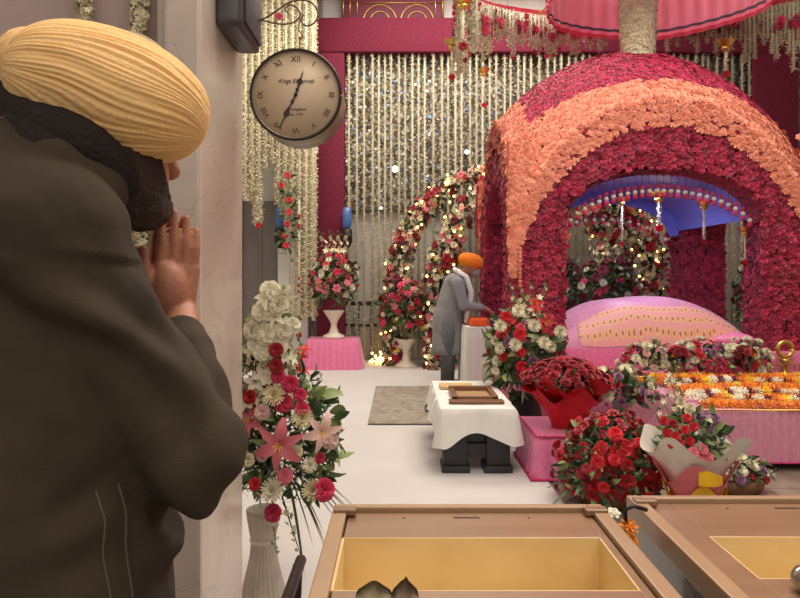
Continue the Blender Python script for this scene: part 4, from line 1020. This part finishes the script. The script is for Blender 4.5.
# ------------------------------------------------------------------ donation boxes
M['tanwood'] = mat('tan_laminate', lin(150, 118, 90), .32, var=.1, scale=3, stretch=(1, 6, 1), c2=lin(134, 103, 78), bump=.05, bscale=30, coat=.2)
M['tanlight'] = mat('tan_rim', lin(164, 134, 102), .35, var=.08, scale=4)
M['golden'] = mat('golden_inner_board', lin(232, 208, 154), .5, var=.14, scale=9, c2=lin(220, 192, 134))
M['sidedark'] = mat('dark_box_side', lin(92, 74, 60), .25, var=.15, coat=.3)
def donation(x0, x1, y0, y1, zt, label, ox0, ox1, oy0, oy1, slot=True):
    r = empty('donation_box', ((x0+x1)/2, (y0+y1)/2, 0), label, 'donation box'); cx, cy = r.location.x, r.location.y
    def bx_(n, t, m, p=r): v, q = t; return part(n, (v-np.array([cx, cy, 0]), q), m, p, False)
    R_ = .034; zb = zt-.012
    bx_('body', join([T_box(x0+.01, x0+.03, y0+.01, y1-.01, .02, zt-.03), T_box(x1-.03, x1-.01, y0+.01, y1-.01, .02, zt-.03), T_box(x0+.01, x1-.01, y1-.03, y1-.01, .02, zt-.03), T_box(x0+.01, x1-.01, y0+.01, y0+.03, .02, zt-.03), T_box(x0+.01, x1-.01, y0+.01, y1-.01, .0, .04)]), 'sidedark')
    bx_('rim', join([T_box(x0, x0+R_, y0, y1, zt-.05, zt, .004), T_box(x1-R_, x1, y0, y1, zt-.05, zt, .004), T_box(x0+R_, x1-R_, y1-.024, y1, zt-.05, zt, .004), T_box(x0+R_, x1-R_, y0, y0+R_, zt-.05, zt, .004)]), 'tanlight')
    bx_('top_board', join([T_box(x0+R_+.003, ox0, y0+R_, y1-.026, zb-.02, zb, .002), T_box(ox1, x1-R_-.003, y0+R_, y1-.026, zb-.02, zb, .002), T_box(ox0, ox1, oy1, y1-.026, zb-.02, zb, .002), T_box(ox0, ox1, y0+R_, oy0, zb-.02, zb, .002)]), 'tanwood')
    d = .115
    bx_('inner_lining', join([T_box(ox0-.006, ox0+.002, oy0, oy1, zb-d, zb-.0005, 0), T_box(ox1-.002, ox1+.006, oy0, oy1, zb-d, zb-.0005, 0), T_box(ox0, ox1, oy1-.002, oy1+.006, zb-d, zb-.0005, 0), T_box(ox0, ox1, oy0-.006, oy0+.002, zb-d, zb-.0005, 0), T_box(ox0, ox1, oy0, oy1, zb-d-.006, zb-d, .001)]), 'golden')
    for sx in (0, 1):
        xa = x0+.004 if sx == 0 else x1-.034-.018
        b_ = bx_('corner_bracket', join([T_box(xa, xa+.052, y1-.06, y1-.03, zt-.008, zt+.006, .003)]), 'tanwood')
    xs = (ox0+ox1)/2
    bx_('slot', T_box(xs-.03, xs+.03, y1-.062, y1-.055, zb-.001, zb+.0008, .0002), 'iron')
    for q in (-.145, .145): bx_('screw', (lambda t: (t[0]+np.array([xs+q, y1-.06, zb]), t[1]))(T_lathe([(.003, 0), (.0028, .001), (.001, .0012)], 12)), 'iron')
    return r
L_ = donation(-.158, .483, .8, 1.54, .85, 'tan wooden donation box with slot in its top, at bottom centre', -.121, .428, 1.14, 1.37)
Rb = donation(.565, 1.28, .9, 1.6, .85, 'tan wooden donation box with golden opening, cut off at the right edge', .665, 1.2, 1.185, 1.375)
part('side_rail', T_tube([(-.52, -.5, .55), (-.39, .28, .55)], .012, 8), 'iron', L_) if False else None
rl_ = part('floor_stand', join([T_tube([(-.27, 1.5, .0), (-.24, 1.5, .72)], .012, 8), T_tube([(-.27, .9, .0), (-.24, .9, .72)], .012, 8), T_tube([(-.24, .85, .71), (-.24, 1.55, .71)], .014, 8)]), 'iron'); tag(rl_, 'dark metal rail stand beside the left donation box', 'stand')
# dry leaves on left box
M['olive'] = mat('olive_dry_leaf', lin(122, 112, 82), .7, var=.2, scale=40, bump=.5, bscale=60); M['olive2'] = mat('brown_dry_leaf', lin(108, 92, 74), .7, var=.25, scale=30, bump=.6, bscale=60)
def dryleaf(px, py, Y, w, h, m, label, tipx):
    c = P(px, 598, Y)
    def fn(a, b):
        t = 2*a-1; prof = (1-abs(t)**2.4)**.6 if abs(t) < 1 else 0
        z = h*prof*b + (.006*max(0, 1-abs(t-tipx)*6)*b if tipx is not None else 0)
        return (t*w+.0, .012*math.sin(PI*b)-.02*(1-b)+.006*math.cos(5*t), z)
    v, q = grid(24, 10, fn); v2 = v+np.array([0, .005, 0]); 
    o = part('dry_leaf', join([(v, q), (v2, [tuple(reversed(f_)) for f_ in q])]), m, None, True, (c.x, Y, .838)); tag(o, label, 'leaf')
dryleaf(374, 0, 1.12, .032, .022, 'olive', 'rounded olive dry leaf standing on the left donation box', None)
dryleaf(405, 0, 1.115, .024, .027, 'olive2', 'pointed brown dry leaf beside the olive one on the left donation box', .1)
kb = part('steel_knob', T_lathe([(.012, 0), (.02, .004), (.027, .018), (.027, .03), (.02, .042), (.006, .047), (.001, .048)], 24), 'steel', None, True, tuple(P(808, 598, 1.13).xy)+(.838,)); tag(kb, 'small shiny steel knob at the right edge on the right donation box', 'knob')
og = empty('marigold_bunch', (.517, 1.46, .78), 'small orange marigold bunch caught in the gap between the donation boxes', 'flower')
put(og, 'marigold', 'marigold', (0, 0, .01), (-.3, -.8, .5), .03); put(og, 'marigold', 'marigold', (.005, .0, .045), (0, -.6, .8), .026); put(og, 'small_rose', 'white', (-.02, .03, .065), (0, -.5, 1), .018)
part('hook', T_tube([(0, 0, .0), (0, .01, .08), (.02, .01, .09), (.05, .01, .08)], .005, 8), 'iron', og)

# ------------------------------------------------------------------ left vase arrangement
VX, VY = -.585, 2.74
va = empty('flower_arrangement', (VX, VY, 0), 'tall arrangement of white spikes and pink lilies in a white pleated vase beside the pillar', 'flower arrangement')
def vp(px, py, Y=2.62): v = P(px, py, Y); return (v.x-VX, v.y-VY, v.z)
part('vase', T_lathe([(.075, 0), (.095, .01), (.088, .06), (.056, .2), (.05, .27), (.056, .3), (.066, .36), (.07, .4), (.06, .4), (.03, .38)], 96, 1, 1, .035, 24), mat('pleated_white_cloth', lin(196, 188, 176), .7), va)
part('vase_tie', T_lathe([(.055, .262), (.06, .27), (.055, .278)], 24), 'ivory', va)
foliage(va, (.1, 0, .72), (.24, .17, .33), 560, .09, -.9, frac=.25, narrow=.6)
foliage(va, (.0, .0, 1.0), (.1, .09, .25), 120, .1, -.6, frac=.4, narrow=.8, name='upper_foliage')
for (bx_, by_, tx, ty_, m_, n_, sz) in ((262, 440, 266, 296, 'white', 16, .056), (268, 440, 285, 290, 'white', 18, .06), (255, 440, 256, 312, 'white', 16, .06), (272, 430, 296, 320, 'white', 14, .05), (258, 450, 250, 335, 'cream', 14, .035), (280, 440, 300, 345, 'cream', 14, .026), (275, 430, 275, 335, 'hotpink', 12, .036), (282, 440, 322, 375, 'cream', 10, .022)):
    spike(va, vp(bx_, by_), vp(tx, ty_), m_, n_, sz)
put(va, 'lily', 'pink', vp(280, 444, 2.5), (.05, -1, .05), .088)
put(va, 'lily', 'palepink', vp(322, 432, 2.52), (.3, -1, .1), .07)
put(va, 'lily', 'pink', vp(252, 420, 2.6), (-.3, -1, .3), .06)
for px, py, k, m_, s_ in ((274, 490, 'chrysanthemum', 'white', .055), (312, 490, 'chrysanthemum', 'cream', .05), (302, 418, 'chrysanthemum', 'cream', .05), (275, 395, 'chrysanthemum', 'cream', .05), (290, 384, 'rose', 'hotpink', .042), (283, 403, 'carnation', 'hotpink', .042), (302, 410, 'carnation', 'hotpink', .035), (250, 397, 'rose', 'red', .035), (273, 513, 'rose', 'hotpink', .042), (324, 490, 'carnation', 'hotpink', .05), (255, 484, 'rose', 'red', .03), (285, 476, 'carnation', 'pink', .035), (276, 366, 'rose', 'red', .035), (276, 350, 'rose', 'red', .035), (278, 376, 'carnation', 'hotpink', .032), (320, 458, 'rose', 'hotpink', .026), (310, 465, 'chrysanthemum', 'white', .035), (296, 452, 'carnation', 'cream', .03), (262, 412, 'carnation', 'palepink', .035), (330, 440, 'carnation', 'palepink', .04), (248, 460, 'carnation', 'cream', .03), (300, 395, 'carnation', 'hotpink', .03), (262, 455, 'carnation', 'palepink', .03)):
    put(va, k, m_, vp(px, py, 2.52), (rng.normal((px-285)*.012, .1), -1, .3), s_)
fronds(va, (.12, -.12, .6), 16, .27, 1, w=.022, dirs=[(.7, -.3, -.6), (1, -.2, -.2), (.45, -.3, -1.1), (1, -.2, .1)])
spike(va, (.06, -.12, .5), vp(276, 552, 2.55), 'cream', 10, .025, 'drooping_spike'); spike(va, (.1, -.12, .5), vp(302, 560, 2.6), 'cream', 10, .02, 'drooping_spike')
for px, py, s_ in ((266, 300, .055), (284, 296, .055), (258, 322, .05), (276, 318, .055), (292, 325, .045), (256, 345, .045), (272, 338, .045)): put(va, 'lily' if s_ > .052 else 'carnation', 'white', vp(px, py, 2.56), (rng.normal(0, .7), -1, rng.normal(.5, .5)), s_*.85)
for px, py, s_ in ((270, 290, .045), (278, 304, .05), (262, 312, .045), (284, 330, .045), (252, 330, .045), (266, 334, .05), (280, 346, .035), (262, 352, .04)): put(va, 'carnation', 'white', vp(px, py, 2.55), (rng.normal(0, .4), -1, .4), s_)
n_ = 420; d_ = fib(n_, -.8, 1); o = link('baby_breath', make_mesh('bb', [(TT['blossom'], frame_mats(d_*np.array([.22, .17, .3])*rng.uniform(.8, 1.05, (n_, 1))+np.array([.08, -.03, .7]), d_, .0075), 0)], ['white']), va); tag(o, kind='stuff')
# red heliconia-like blooms behind
rb_ = empty('red_flower', P(300, 372, 8.8), 'tall red flower with upright petals beside the pink plinth', 'flower'); rb_.location.z = 0
zt_ = P(300, 358, 8.8).z
part('stem', T_tube([(0, 0, 0), (0, 0, zt_-.1)], .01, 6), 'stem', rb_)
for dx, dz in ((0, 0), (-.05, -.1), (.05, .1), (.03, -.18)): put(rb_, 'lily', 'red', (dx, 0, zt_+dz), (.3*dx*10, -.8, .9), .1, 'petal_head')
part('base', T_lathe([(.1, 0), (.1, .02), (.02, .05)], 16), 'iron', rb_)

# ------------------------------------------------------------------ right foreground flowers
ba = empty('flower_arrangement', (1.07, 5.5, 0), 'tall white and red flower arrangement in a dark vase between low table and palki', 'flower arrangement')
def rp(px, py, Y): v = P(px, py, Y); return (v.x-1.07, v.y-5.5, v.z)
part('vase', T_lathe([(.1, 0), (.14, .02), (.15, .2), (.12, .34), (.14, .38), (.1, .36)], 24), mat('dark_green_vase', lin(46, 42, 36), .4), ba)
foliage(ba, (-.02, 0, .72), (.32, .26, .42), 420, .13, -.85)
cluster(ba, (-.02, 0, .7), (.3, .25, .36), [('chrysanthemum', 'white', .056, 26), ('rose', 'red', .055, 22), ('small_rose', 'hotpink', .05, 8), ('carnation', 'purple', .05, 8)], -.45)
for px, py, m_, s_ in ((515, 300, 'cream', .055), (524, 296, 'cream', .06), (530, 284, 'paleleaf', .04), (533, 300, 'cream', .05), (510, 285, 'cream', .04), (545, 285, 'white', .055), (541, 300, 'hotpink', .05), (500, 310, 'cream', .04), (520, 288, 'cream', .045)):
    spike(ba, (0, 0, .85), rp(px, py, 5.45), m_, 14, s_)
for px, py, m_ in ((536, 305, 'red'), (548, 322, 'red'), (506, 318, 'red'), (520, 335, 'red'), (545, 325, 'red')): put(ba, 'lily' if px > 530 else 'rose', m_, rp(px, py, 5.2), (0, -1, .3), .065)
for px, py in ((534, 326), (518, 311), (500, 326), (560, 332), (544, 343), (515, 345)): put(ba, 'chrysanthemum', 'white', rp(px, py, 5.18), (0, -1, .3), .062)
fronds(ba, (0, -.1, .55), 16, .4)
# pink box
pb = empty('draped_box', (1.24, 4.68, 0), 'low pink satin covered box under the red rose bouquet', 'draped box')
part('satin_cover', T_skirt(-.3, .3, -.32, .32, .3, .01, .012, .11, 8, .03), 'pinksatin', pb)
part('trim', join([T_tube([(-.3, -.33, .3), (.3, -.33, .3)], .008, 6), T_tube([(-.31, -.33, .3), (-.31, .33, .3)], .008, 6)]), 'pinktrim', pb)
part('hem', T_tube([(-.35, .3, .02), (-.35, -.36, .015), (.3, -.37, .015)], .012, 6), 'pinktrim', pb)
# rose bouquet in red paper
def wrap(root, name, c0, r0, c1, r1, m, wav=.12, nf=5, seed=0, sy=.8, nu=12, nv=64):
    c0, c1 = Vector(c0), Vector(c1)
    def fn(s, t):
        a = 2*PI*t; c = c0.lerp(c1, s); r = r0+(r1-r0)*s**1.3; r *= 1+wav*s*math.sin(nf*a+seed)+.05*s*math.sin((2*nf+1)*a)
        return (c.x+r*math.cos(a), c.y+r*math.sin(a)*sy, c.z+.06*s*s*math.sin(nf*a+seed+1))
    return part(name, grid(nu, nv, fn), m, root)
rb = empty('rose_bouquet', (1.2, 4.66, .3), 'big bouquet of dark red roses in red paper on the pink box', 'bouquet')
part('handle', T_lathe([(.09, 0), (.06, .06), (.035, .12), (.04, .14)], 20), 'redpaper', rb)
wrap(rb, 'wrapping', (0, 0, .08), .04, (0, -.03, .33), .33, 'redpaper', .05, 6, 1)
wrap(rb, 'outer_wrapping', (0, -.02, .0), .1, (.02, -.05, .27), .27, 'redpaper', .1, 5, 2)
foliage(rb, (0, 0, .33), (.3, .24, .1), 120, .08, -.2, frac=0)
lst = []
for i in range(96):
    a = i*2.39996; r = math.sqrt((i+.5)/96)+random.uniform(-.03, .03); a += random.uniform(-.25, .25); lst.append((r*.31*math.cos(a), r*.26*math.sin(a), .34+.14*(1-r*r)))
for p_ in lst: put(rb, 'rose', 'darkred', p_, (p_[0]*2+random.uniform(-.3, .3), p_[1]*2-.25+random.uniform(-.3, .3), 1), random.uniform(.042, .056))
# red carnation mass on floor
cm_ = empty('carnation_arrangement', (1.29, 3.95, 0), 'dense mound of red carnations with ferns on the floor behind the donation boxes', 'flower arrangement')
part('basket', T_lathe([(.14, 0), (.18, .02), (.2, .12), (.17, .12)], 24), 'wood', cm_)
foliage(cm_, (0, 0, .22), (.34, .3, .33), 620, .07, -.6, frac=.2)
cluster(cm_, (0, 0, .22), (.29, .26, .31), [('carnation', 'red', .042, 98), ('small_rose', 'darkred', .04, 46), ('chrysanthemum', 'cream', .026, 8)], -.45, .2)
fronds(cm_, (-.12, -.1, .12), 18, .26, 1, w=.08)
part('net_wrapping', grid(10, 30, lambda s, t: (.33*math.cos(-.9+1.9*t)+.02, -.1+.3*math.sin(-.9+1.9*t), .02+.5*s)), mat('sheer_pink_wrap', lin(230, 160, 180), .1, trans=.95), cm_) if False else None
# wrapped bouquet
wb = empty('wrapped_bouquet', (1.66, 3.62, 0), 'mixed bouquet in white, pink and yellow wrapping standing before the garland table', 'bouquet')
wrap(wb, 'white_wrapping', (0, 0, .2), .12, (.0, -.0, .46), .27, 'whitepaper', .1, 4, 3.7)
wrap(wb, 'pink_wrapping', (0, -.01, .12), .11, (0, -.03, .32), .215, 'pinkpaper', .05, 4, 2)
wrap(wb, 'yellow_wrapping', (0, -.015, .06), .12, (0, -.02, .2), .175, 'yellowpaper', .08, 4, 1)
part('foot', T_lathe([(.1, 0), (.09, .03), (.07, .12)], 20), 'yellowpaper', wb)
part('yellow_flap', grid(6, 6, lambda a, b: (-.06+.13*a, -.19-.02*math.sin(PI*a), .27+.1*b*(1-.5*a))), 'yellowpaper', wb)
foliage(wb, (0, .02, .45), (.2, .16, .18), 260, .08, -.5, frac=.3, narrow=.7)
def wp(px, py, Y): v = P(px, py, Y); return (v.x-1.66, v.y-3.62, v.z)
for px, py in ((664, 421), (673, 424), (667, 433), (676, 436), (685, 430), (690, 441), (680, 444), (671, 444), (694, 427), (687, 418)): put(wb, 'rose', 'red', wp(px, py, 3.5), (0, -1, .5), .03)
for px, py in ((694, 452), (703, 449), (708, 457), (699, 460)): put(wb, 'carnation', 'pink', wp(px, py, 3.48), (0, -1, .6), .034)
for px, py, k, m_ in ((703, 433, 'chrysanthemum', 'white'), (714, 440, 'chrysanthemum', 'white'), (700, 420, 'carnation', 'purple'), (712, 428, 'carnation', 'purple'), (706, 415, 'blossom', 'purple'), (690, 408, 'carnation', 'cream'), (680, 402, 'chrysanthemum', 'cream'), (716, 420, 'carnation', 'purple'), (720, 446, 'carnation', 'cream')): put(wb, k, m_, wp(px, py, 3.58), (0, -1, .6), .034)
for px, py in ((662, 350), (672, 375), (655, 385), (682, 392), (650, 400), (668, 395), (675, 362)): spike(wb, (0, 0, .35), wp(px, py, 3.75), 'cream', 14, .032)
# clear plastic bouquet with white chrysanthemums
M['clear'] = mat('clear_film', (.95, .9, .9), .08, trans=1.0); M['clear'].node_tree.nodes['Principled BSDF'].inputs['IOR'].default_value = 1.05
cb = empty('wrapped_bouquet', (1.62, 4.75, 0), 'bouquet of white chrysanthemums and purple blooms in clear film behind the red carnations', 'bouquet')
wrap(cb, 'clear_wrapping', (0, 0, .05), .08, (0, -.02, .5), .3, 'clear', .1, 5, 0)
part('stem_bundle', T_tube([(0, 0, 0), (0, 0, .45)], .04, 8), 'stem', cb)
foliage(cb, (0, 0, .52), (.28, .2, .18), 220, .08, -.4)
cluster(cb, (0, 0, .52), (.26, .2, .18), [('chrysanthemum', 'white', .055, 16), ('carnation', 'purple', .045, 10), ('rose', 'darkred', .035, 8), ('marigold', 'marigold', .03, 4)], -.2)
# small white chrysanthemum basket
sb = empty('flower_basket', (2.15, 4.15, 0), 'low basket of white chrysanthemums and mauve sprays under the garland table', 'flower basket')
part('basket', T_lathe([(.12, 0), (.17, .02), (.2, .1), (.16, .1)], 24, 1.1, .8), 'wood', sb)
foliage(sb, (0, 0, .12), (.25, .18, .12), 200, .07, -.1)
cluster(sb, (0, 0, .1), (.22, .16, .12), [('chrysanthemum', 'white', .05, 18), ('carnation', 'purple', .04, 8), ('small_rose', 'darkred', .03, 10)], 0)

# ------------------------------------------------------------------ garland table
gt = empty('garland_table', (3.1, 5.25, 0), 'wide table with pleated pink satin skirt covered with marigold garlands', 'table')
part('table_skirt', T_skirt(-.95, 1.4, -.65, .62, .43, .06, .014, .06, 8, .01), 'palesatin', gt)
part('edge_trim', T_tube([(-.96, -.67, .432), (1.4, -.67, .432)], .006, 6), 'brass', gt)
part('hem', T_tube([(-.98, -.69, .06), (1.4, -.69, .06)], .008, 6), 'pinktrim', gt)
for x in (-.88, 1.3):
    for y in (-.58, .55): part('leg', T_box(x-.03, x+.03, y-.03, y+.03, 0, .42), 'iron', gt)
def garland(y, z, seq, label, x0=2.22, x1=4.3, wob=.03, size=.036, ph=0, grp=None):
    r = empty('marigold_garland', ((x0+x1)/2, y, z), label, 'flower garland', grp)
    n = min(100, int((x1-x0)/(size*1.15))); c0 = (x0+x1)/2
    for i in range(n):
        x = x0+(x1-x0)*i/n-c0; yy = wob*math.sin(x*(5+ph % 3)+ph)+rng.uniform(-.006, .006)
        m_ = seq[(i*len(seq)//max(1, n)) % len(seq)] if len(seq) > 12 else seq[(i+int(ph)) % len(seq)]
        put(r, 'marigold', m_, (x, yy, .012+rng.uniform(0, .012)+(.02 if len(seq) > 4 else 0)), (rng.normal(0, .3), -.5+rng.normal(0, .2), 1), size*1.05, {'marigold': 'orange_marigold', 'yellow': 'yellow_marigold', 'white': 'white_bloom', 'maroon': 'maroon_bloom', 'cream': 'white_bloom'}[m_])
OR = ['marigold']; mix1 = ['white', 'maroon', 'white', 'yellow', 'maroon', 'white']; mix2 = ['maroon', 'white', 'maroon', 'marigold', 'yellow', 'white']
rows = [(4.66, .44, OR, 'orange marigold garland along the front edge of the pink skirted table'), (4.76, .44, mix2, 'maroon, white and yellow garland second from the table front edge'), (4.87, .44, OR, 'plain orange marigold garland third from the table front edge'),
        (4.97, .45, mix1, 'white, maroon and yellow garland in the middle of the table'), (5.07, .46, OR, 'plain orange garland just behind the middle white and maroon one'), (5.18, .46, OR, 'plain orange garland with a neighbour of orange on both sides'),
        (5.29, .46, ['marigold', 'marigold', 'marigold', 'yellow'], 'orange garland with scattered yellow blooms behind the plain orange ones'), (5.4, .47, mix2, 'maroon and white garland near the back of the table'), (5.51, .47, OR, 'orange marigold garland second from the back edge of the table'), (5.62, .48, OR, 'orange marigold garland along the back edge of the table'), (5.72, .48, ['marigold', 'yellow'], 'orange and yellow garland farthest back, against the flower mounds')]
for i, (y, z, sq, lb_) in enumerate(rows): garland(y, z, sq, lb_, 2.24+.03*(i % 3), 4.3, .05, .054, i*1.7)
# flower mounds behind garlands
for k, (X, Yq, Z, rx, lb_, fl) in enumerate((
    (2.3, 5.92, .45, .27, 'white and red flower mound at the brocade foot, leftmost of the row', [('chrysanthemum', 'white', .05, 24), ('small_rose', 'red', .05, 10), ('carnation', 'palepink', .045, 10)]),
    (2.75, 5.98, .46, .3, 'white and red flower mound at the brocade foot, second from left', [('chrysanthemum', 'white', .05, 22), ('small_rose', 'red', .055, 14), ('carnation', 'purple', .045, 10)]),
    (3.2, 5.98, .46, .27, 'mostly white flower mound at the brocade foot by the right glass vase', [('chrysanthemum', 'white', .05, 28), ('carnation', 'cream', .045, 12), ('small_rose', 'red', .045, 6)]),
    (2.9, 5.86, .44, .25, 'low patch of crimson carnations between the two glass vases', [('carnation', 'crimson', .045, 40)]))):
    r = empty('flower_mound', (X, Yq, Z), lb_, 'flower arrangement'); h = .13 if k == 3 else .26
    part('tray', T_lathe([(rx*.6, -.01), (rx*.9, 0), (rx*.95, .03), (rx*.8, .03)], 24, 1, .5), 'brass', r)
    foliage(r, (0, 0, .08), (rx, .14, h), 160, .07, 0)
    cluster(r, (0, 0, .06), (rx, .13, h), fl, 0)
for X, lb_ in ((2.52, 'clear glass vase topped with red blooms, left one on the garland table'), (3.12, 'clear glass vase topped with red blooms, right one on the garland table')):
    r = empty('glass_vase', (X, 5.78, .46), lb_, 'vase')
    part('vase', T_lathe([(.045, 0), (.055, .01), (.05, .1), (.065, .22), (.062, .22), (.047, .1), (.045, .015), (.001, .012)], 24), mat('clear_glass', (.95, .95, .93), .05, trans=1.0), r)
    cluster(r, (0, 0, .22), (.08, .08, .06), [('rose', 'darkred', .045, 10), ('marigold', 'marigold', .03, 3)], 0)
    foliage(r, (0, 0, .2), (.08, .08, .05), 30, .06, 0)
# brass letters stand and brass bowl
bs = empty('brass_letter_sign', (3.5, 5.8, .47), 'low brass sign with raised looping letters at the back right of the table', 'sign')
part('base', T_box(-.2, .35, -.03, .03, 0, .02), 'brass', bs)
def st_(pts, r=.007): return T_tube(smoothpts([(x, 0, z) for x, z in pts]), r, 6)
gly = [st_([(-.18, .12), (.33, .12)]), st_([(-.18, .02), (.33, .02)]), st_([(-.14, .12), (-.14, .05), (-.1, .04), (-.07, .07), (-.1, .09), (-.14, .08)]), st_([(-.03, .12), (-.03, .02)]), st_([(.01, .12), (.01, .05), (.05, .03), (.08, .06)]), st_([(.08, .12), (.08, .02)]), st_([(.13, .12), (.12, .07), (.15, .04), (.19, .06), (.18, .1), (.14, .09)]), st_([(.23, .12), (.23, .02)]), st_([(.27, .12), (.3, .09), (.26, .06), (.3, .03)]), st_([(.0, .12), (.02, .17), (.06, .16), (.05, .13)])]
part('letters', join(gly), mat('red_brass', lin(186, 140, 84), .35, .7), bs)
bw = part('brass_ring', (lambda v, q: (v, q))(*T_tube([(.07*math.cos(a), 0, .07+.07*math.sin(a)) for a in np.linspace(0, 2*PI, 25)], .02, 8)), 'brass', None, True, (3.58, 5.95, .64)); tag(bw, 'brass ring ornament standing behind the letter sign', 'ornament')
pd = part('brass_pedestal', T_lathe([(.08, 0), (.08, .02), (.03, .05), (.03, .14), (.07, .18)], 20), 'brass', None, True, (3.58, 5.95, .44)); tag(pd, 'short brass pedestal under the brass ring', 'pedestal')
tyr = part('silver_tray', T_box(3.2, 3.75, 5.68, 5.78, .48, .487, .003), 'steel'); tag(tyr, 'flat silver tray edge between the letter sign and the garlands', 'tray')

# ------------------------------------------------------------------ lights
def area(name, loc, size, power, col=(1, .87, .7), rot=(0, 0, 0), sy=None):
    l = bpy.data.lights.new(name, 'AREA'); l.energy = power; l.color = col; l.size = size
    if sy: l.shape = 'RECTANGLE'; l.size_y = sy
    o = bpy.data.objects.new(name, l); C.objects.link(o); o.location = loc; o.rotation_euler = rot; return o
area('overhead_fill', (2.4, 4.6, 6.1), 3.0, 210, (1, .9, .8))  # unseen overhead light, added to light the hall
area('overhead_fill_back', (1.0, 8.6, 6.2), 3.5, 225, (1, .92, .82), sy=2)  # unseen, added overhead to brighten the back of the hall
area('overhead_fill_left', (-1.8, 7.6, 6.0), 1.8, 95, (1, .88, .72))  # unseen, added above the brightly lit left strands
area('overhead_fill_near', (.9, 1.4, 6.0), 2.4, 150, (1, .87, .72))  # unseen, added overhead to brighten pillar and foreground
area('stage_lamp', (2.6, 7.1, 2.35), .5, 22, (.66, .7, 1))
bl = area('rear_fill', (.5, -1.3, 4.0), 3.5, 62, (1, .86, .76)); bl.rotation_euler = (math.radians(62), 0, 0)  # unseen fill light added behind the camera
w = bpy.data.worlds.new('world'); bpy.context.scene.world = w; w.use_nodes = True
w.node_tree.nodes['Background'].inputs[0].default_value = (1, .9, .8, 1); w.node_tree.nodes['Background'].inputs[1].default_value = .28
cam = bpy.data.cameras.new('camera'); co = bpy.data.objects.new('camera', cam); C.objects.link(co); bpy.context.scene.camera = co
cam.sensor_width = 36; cam.lens = 36*F/800; cam.shift_y = -(299-HY)/800; cam.clip_start = .02; co.location = (0, 0, CZ); co.rotation_euler = (PI/2, 0, 0)
sc = bpy.context.scene; sc.view_settings.view_transform = 'Standard'; sc.view_settings.look = 'None'; sc.view_settings.gamma = 1; sc.view_settings.exposure = .0
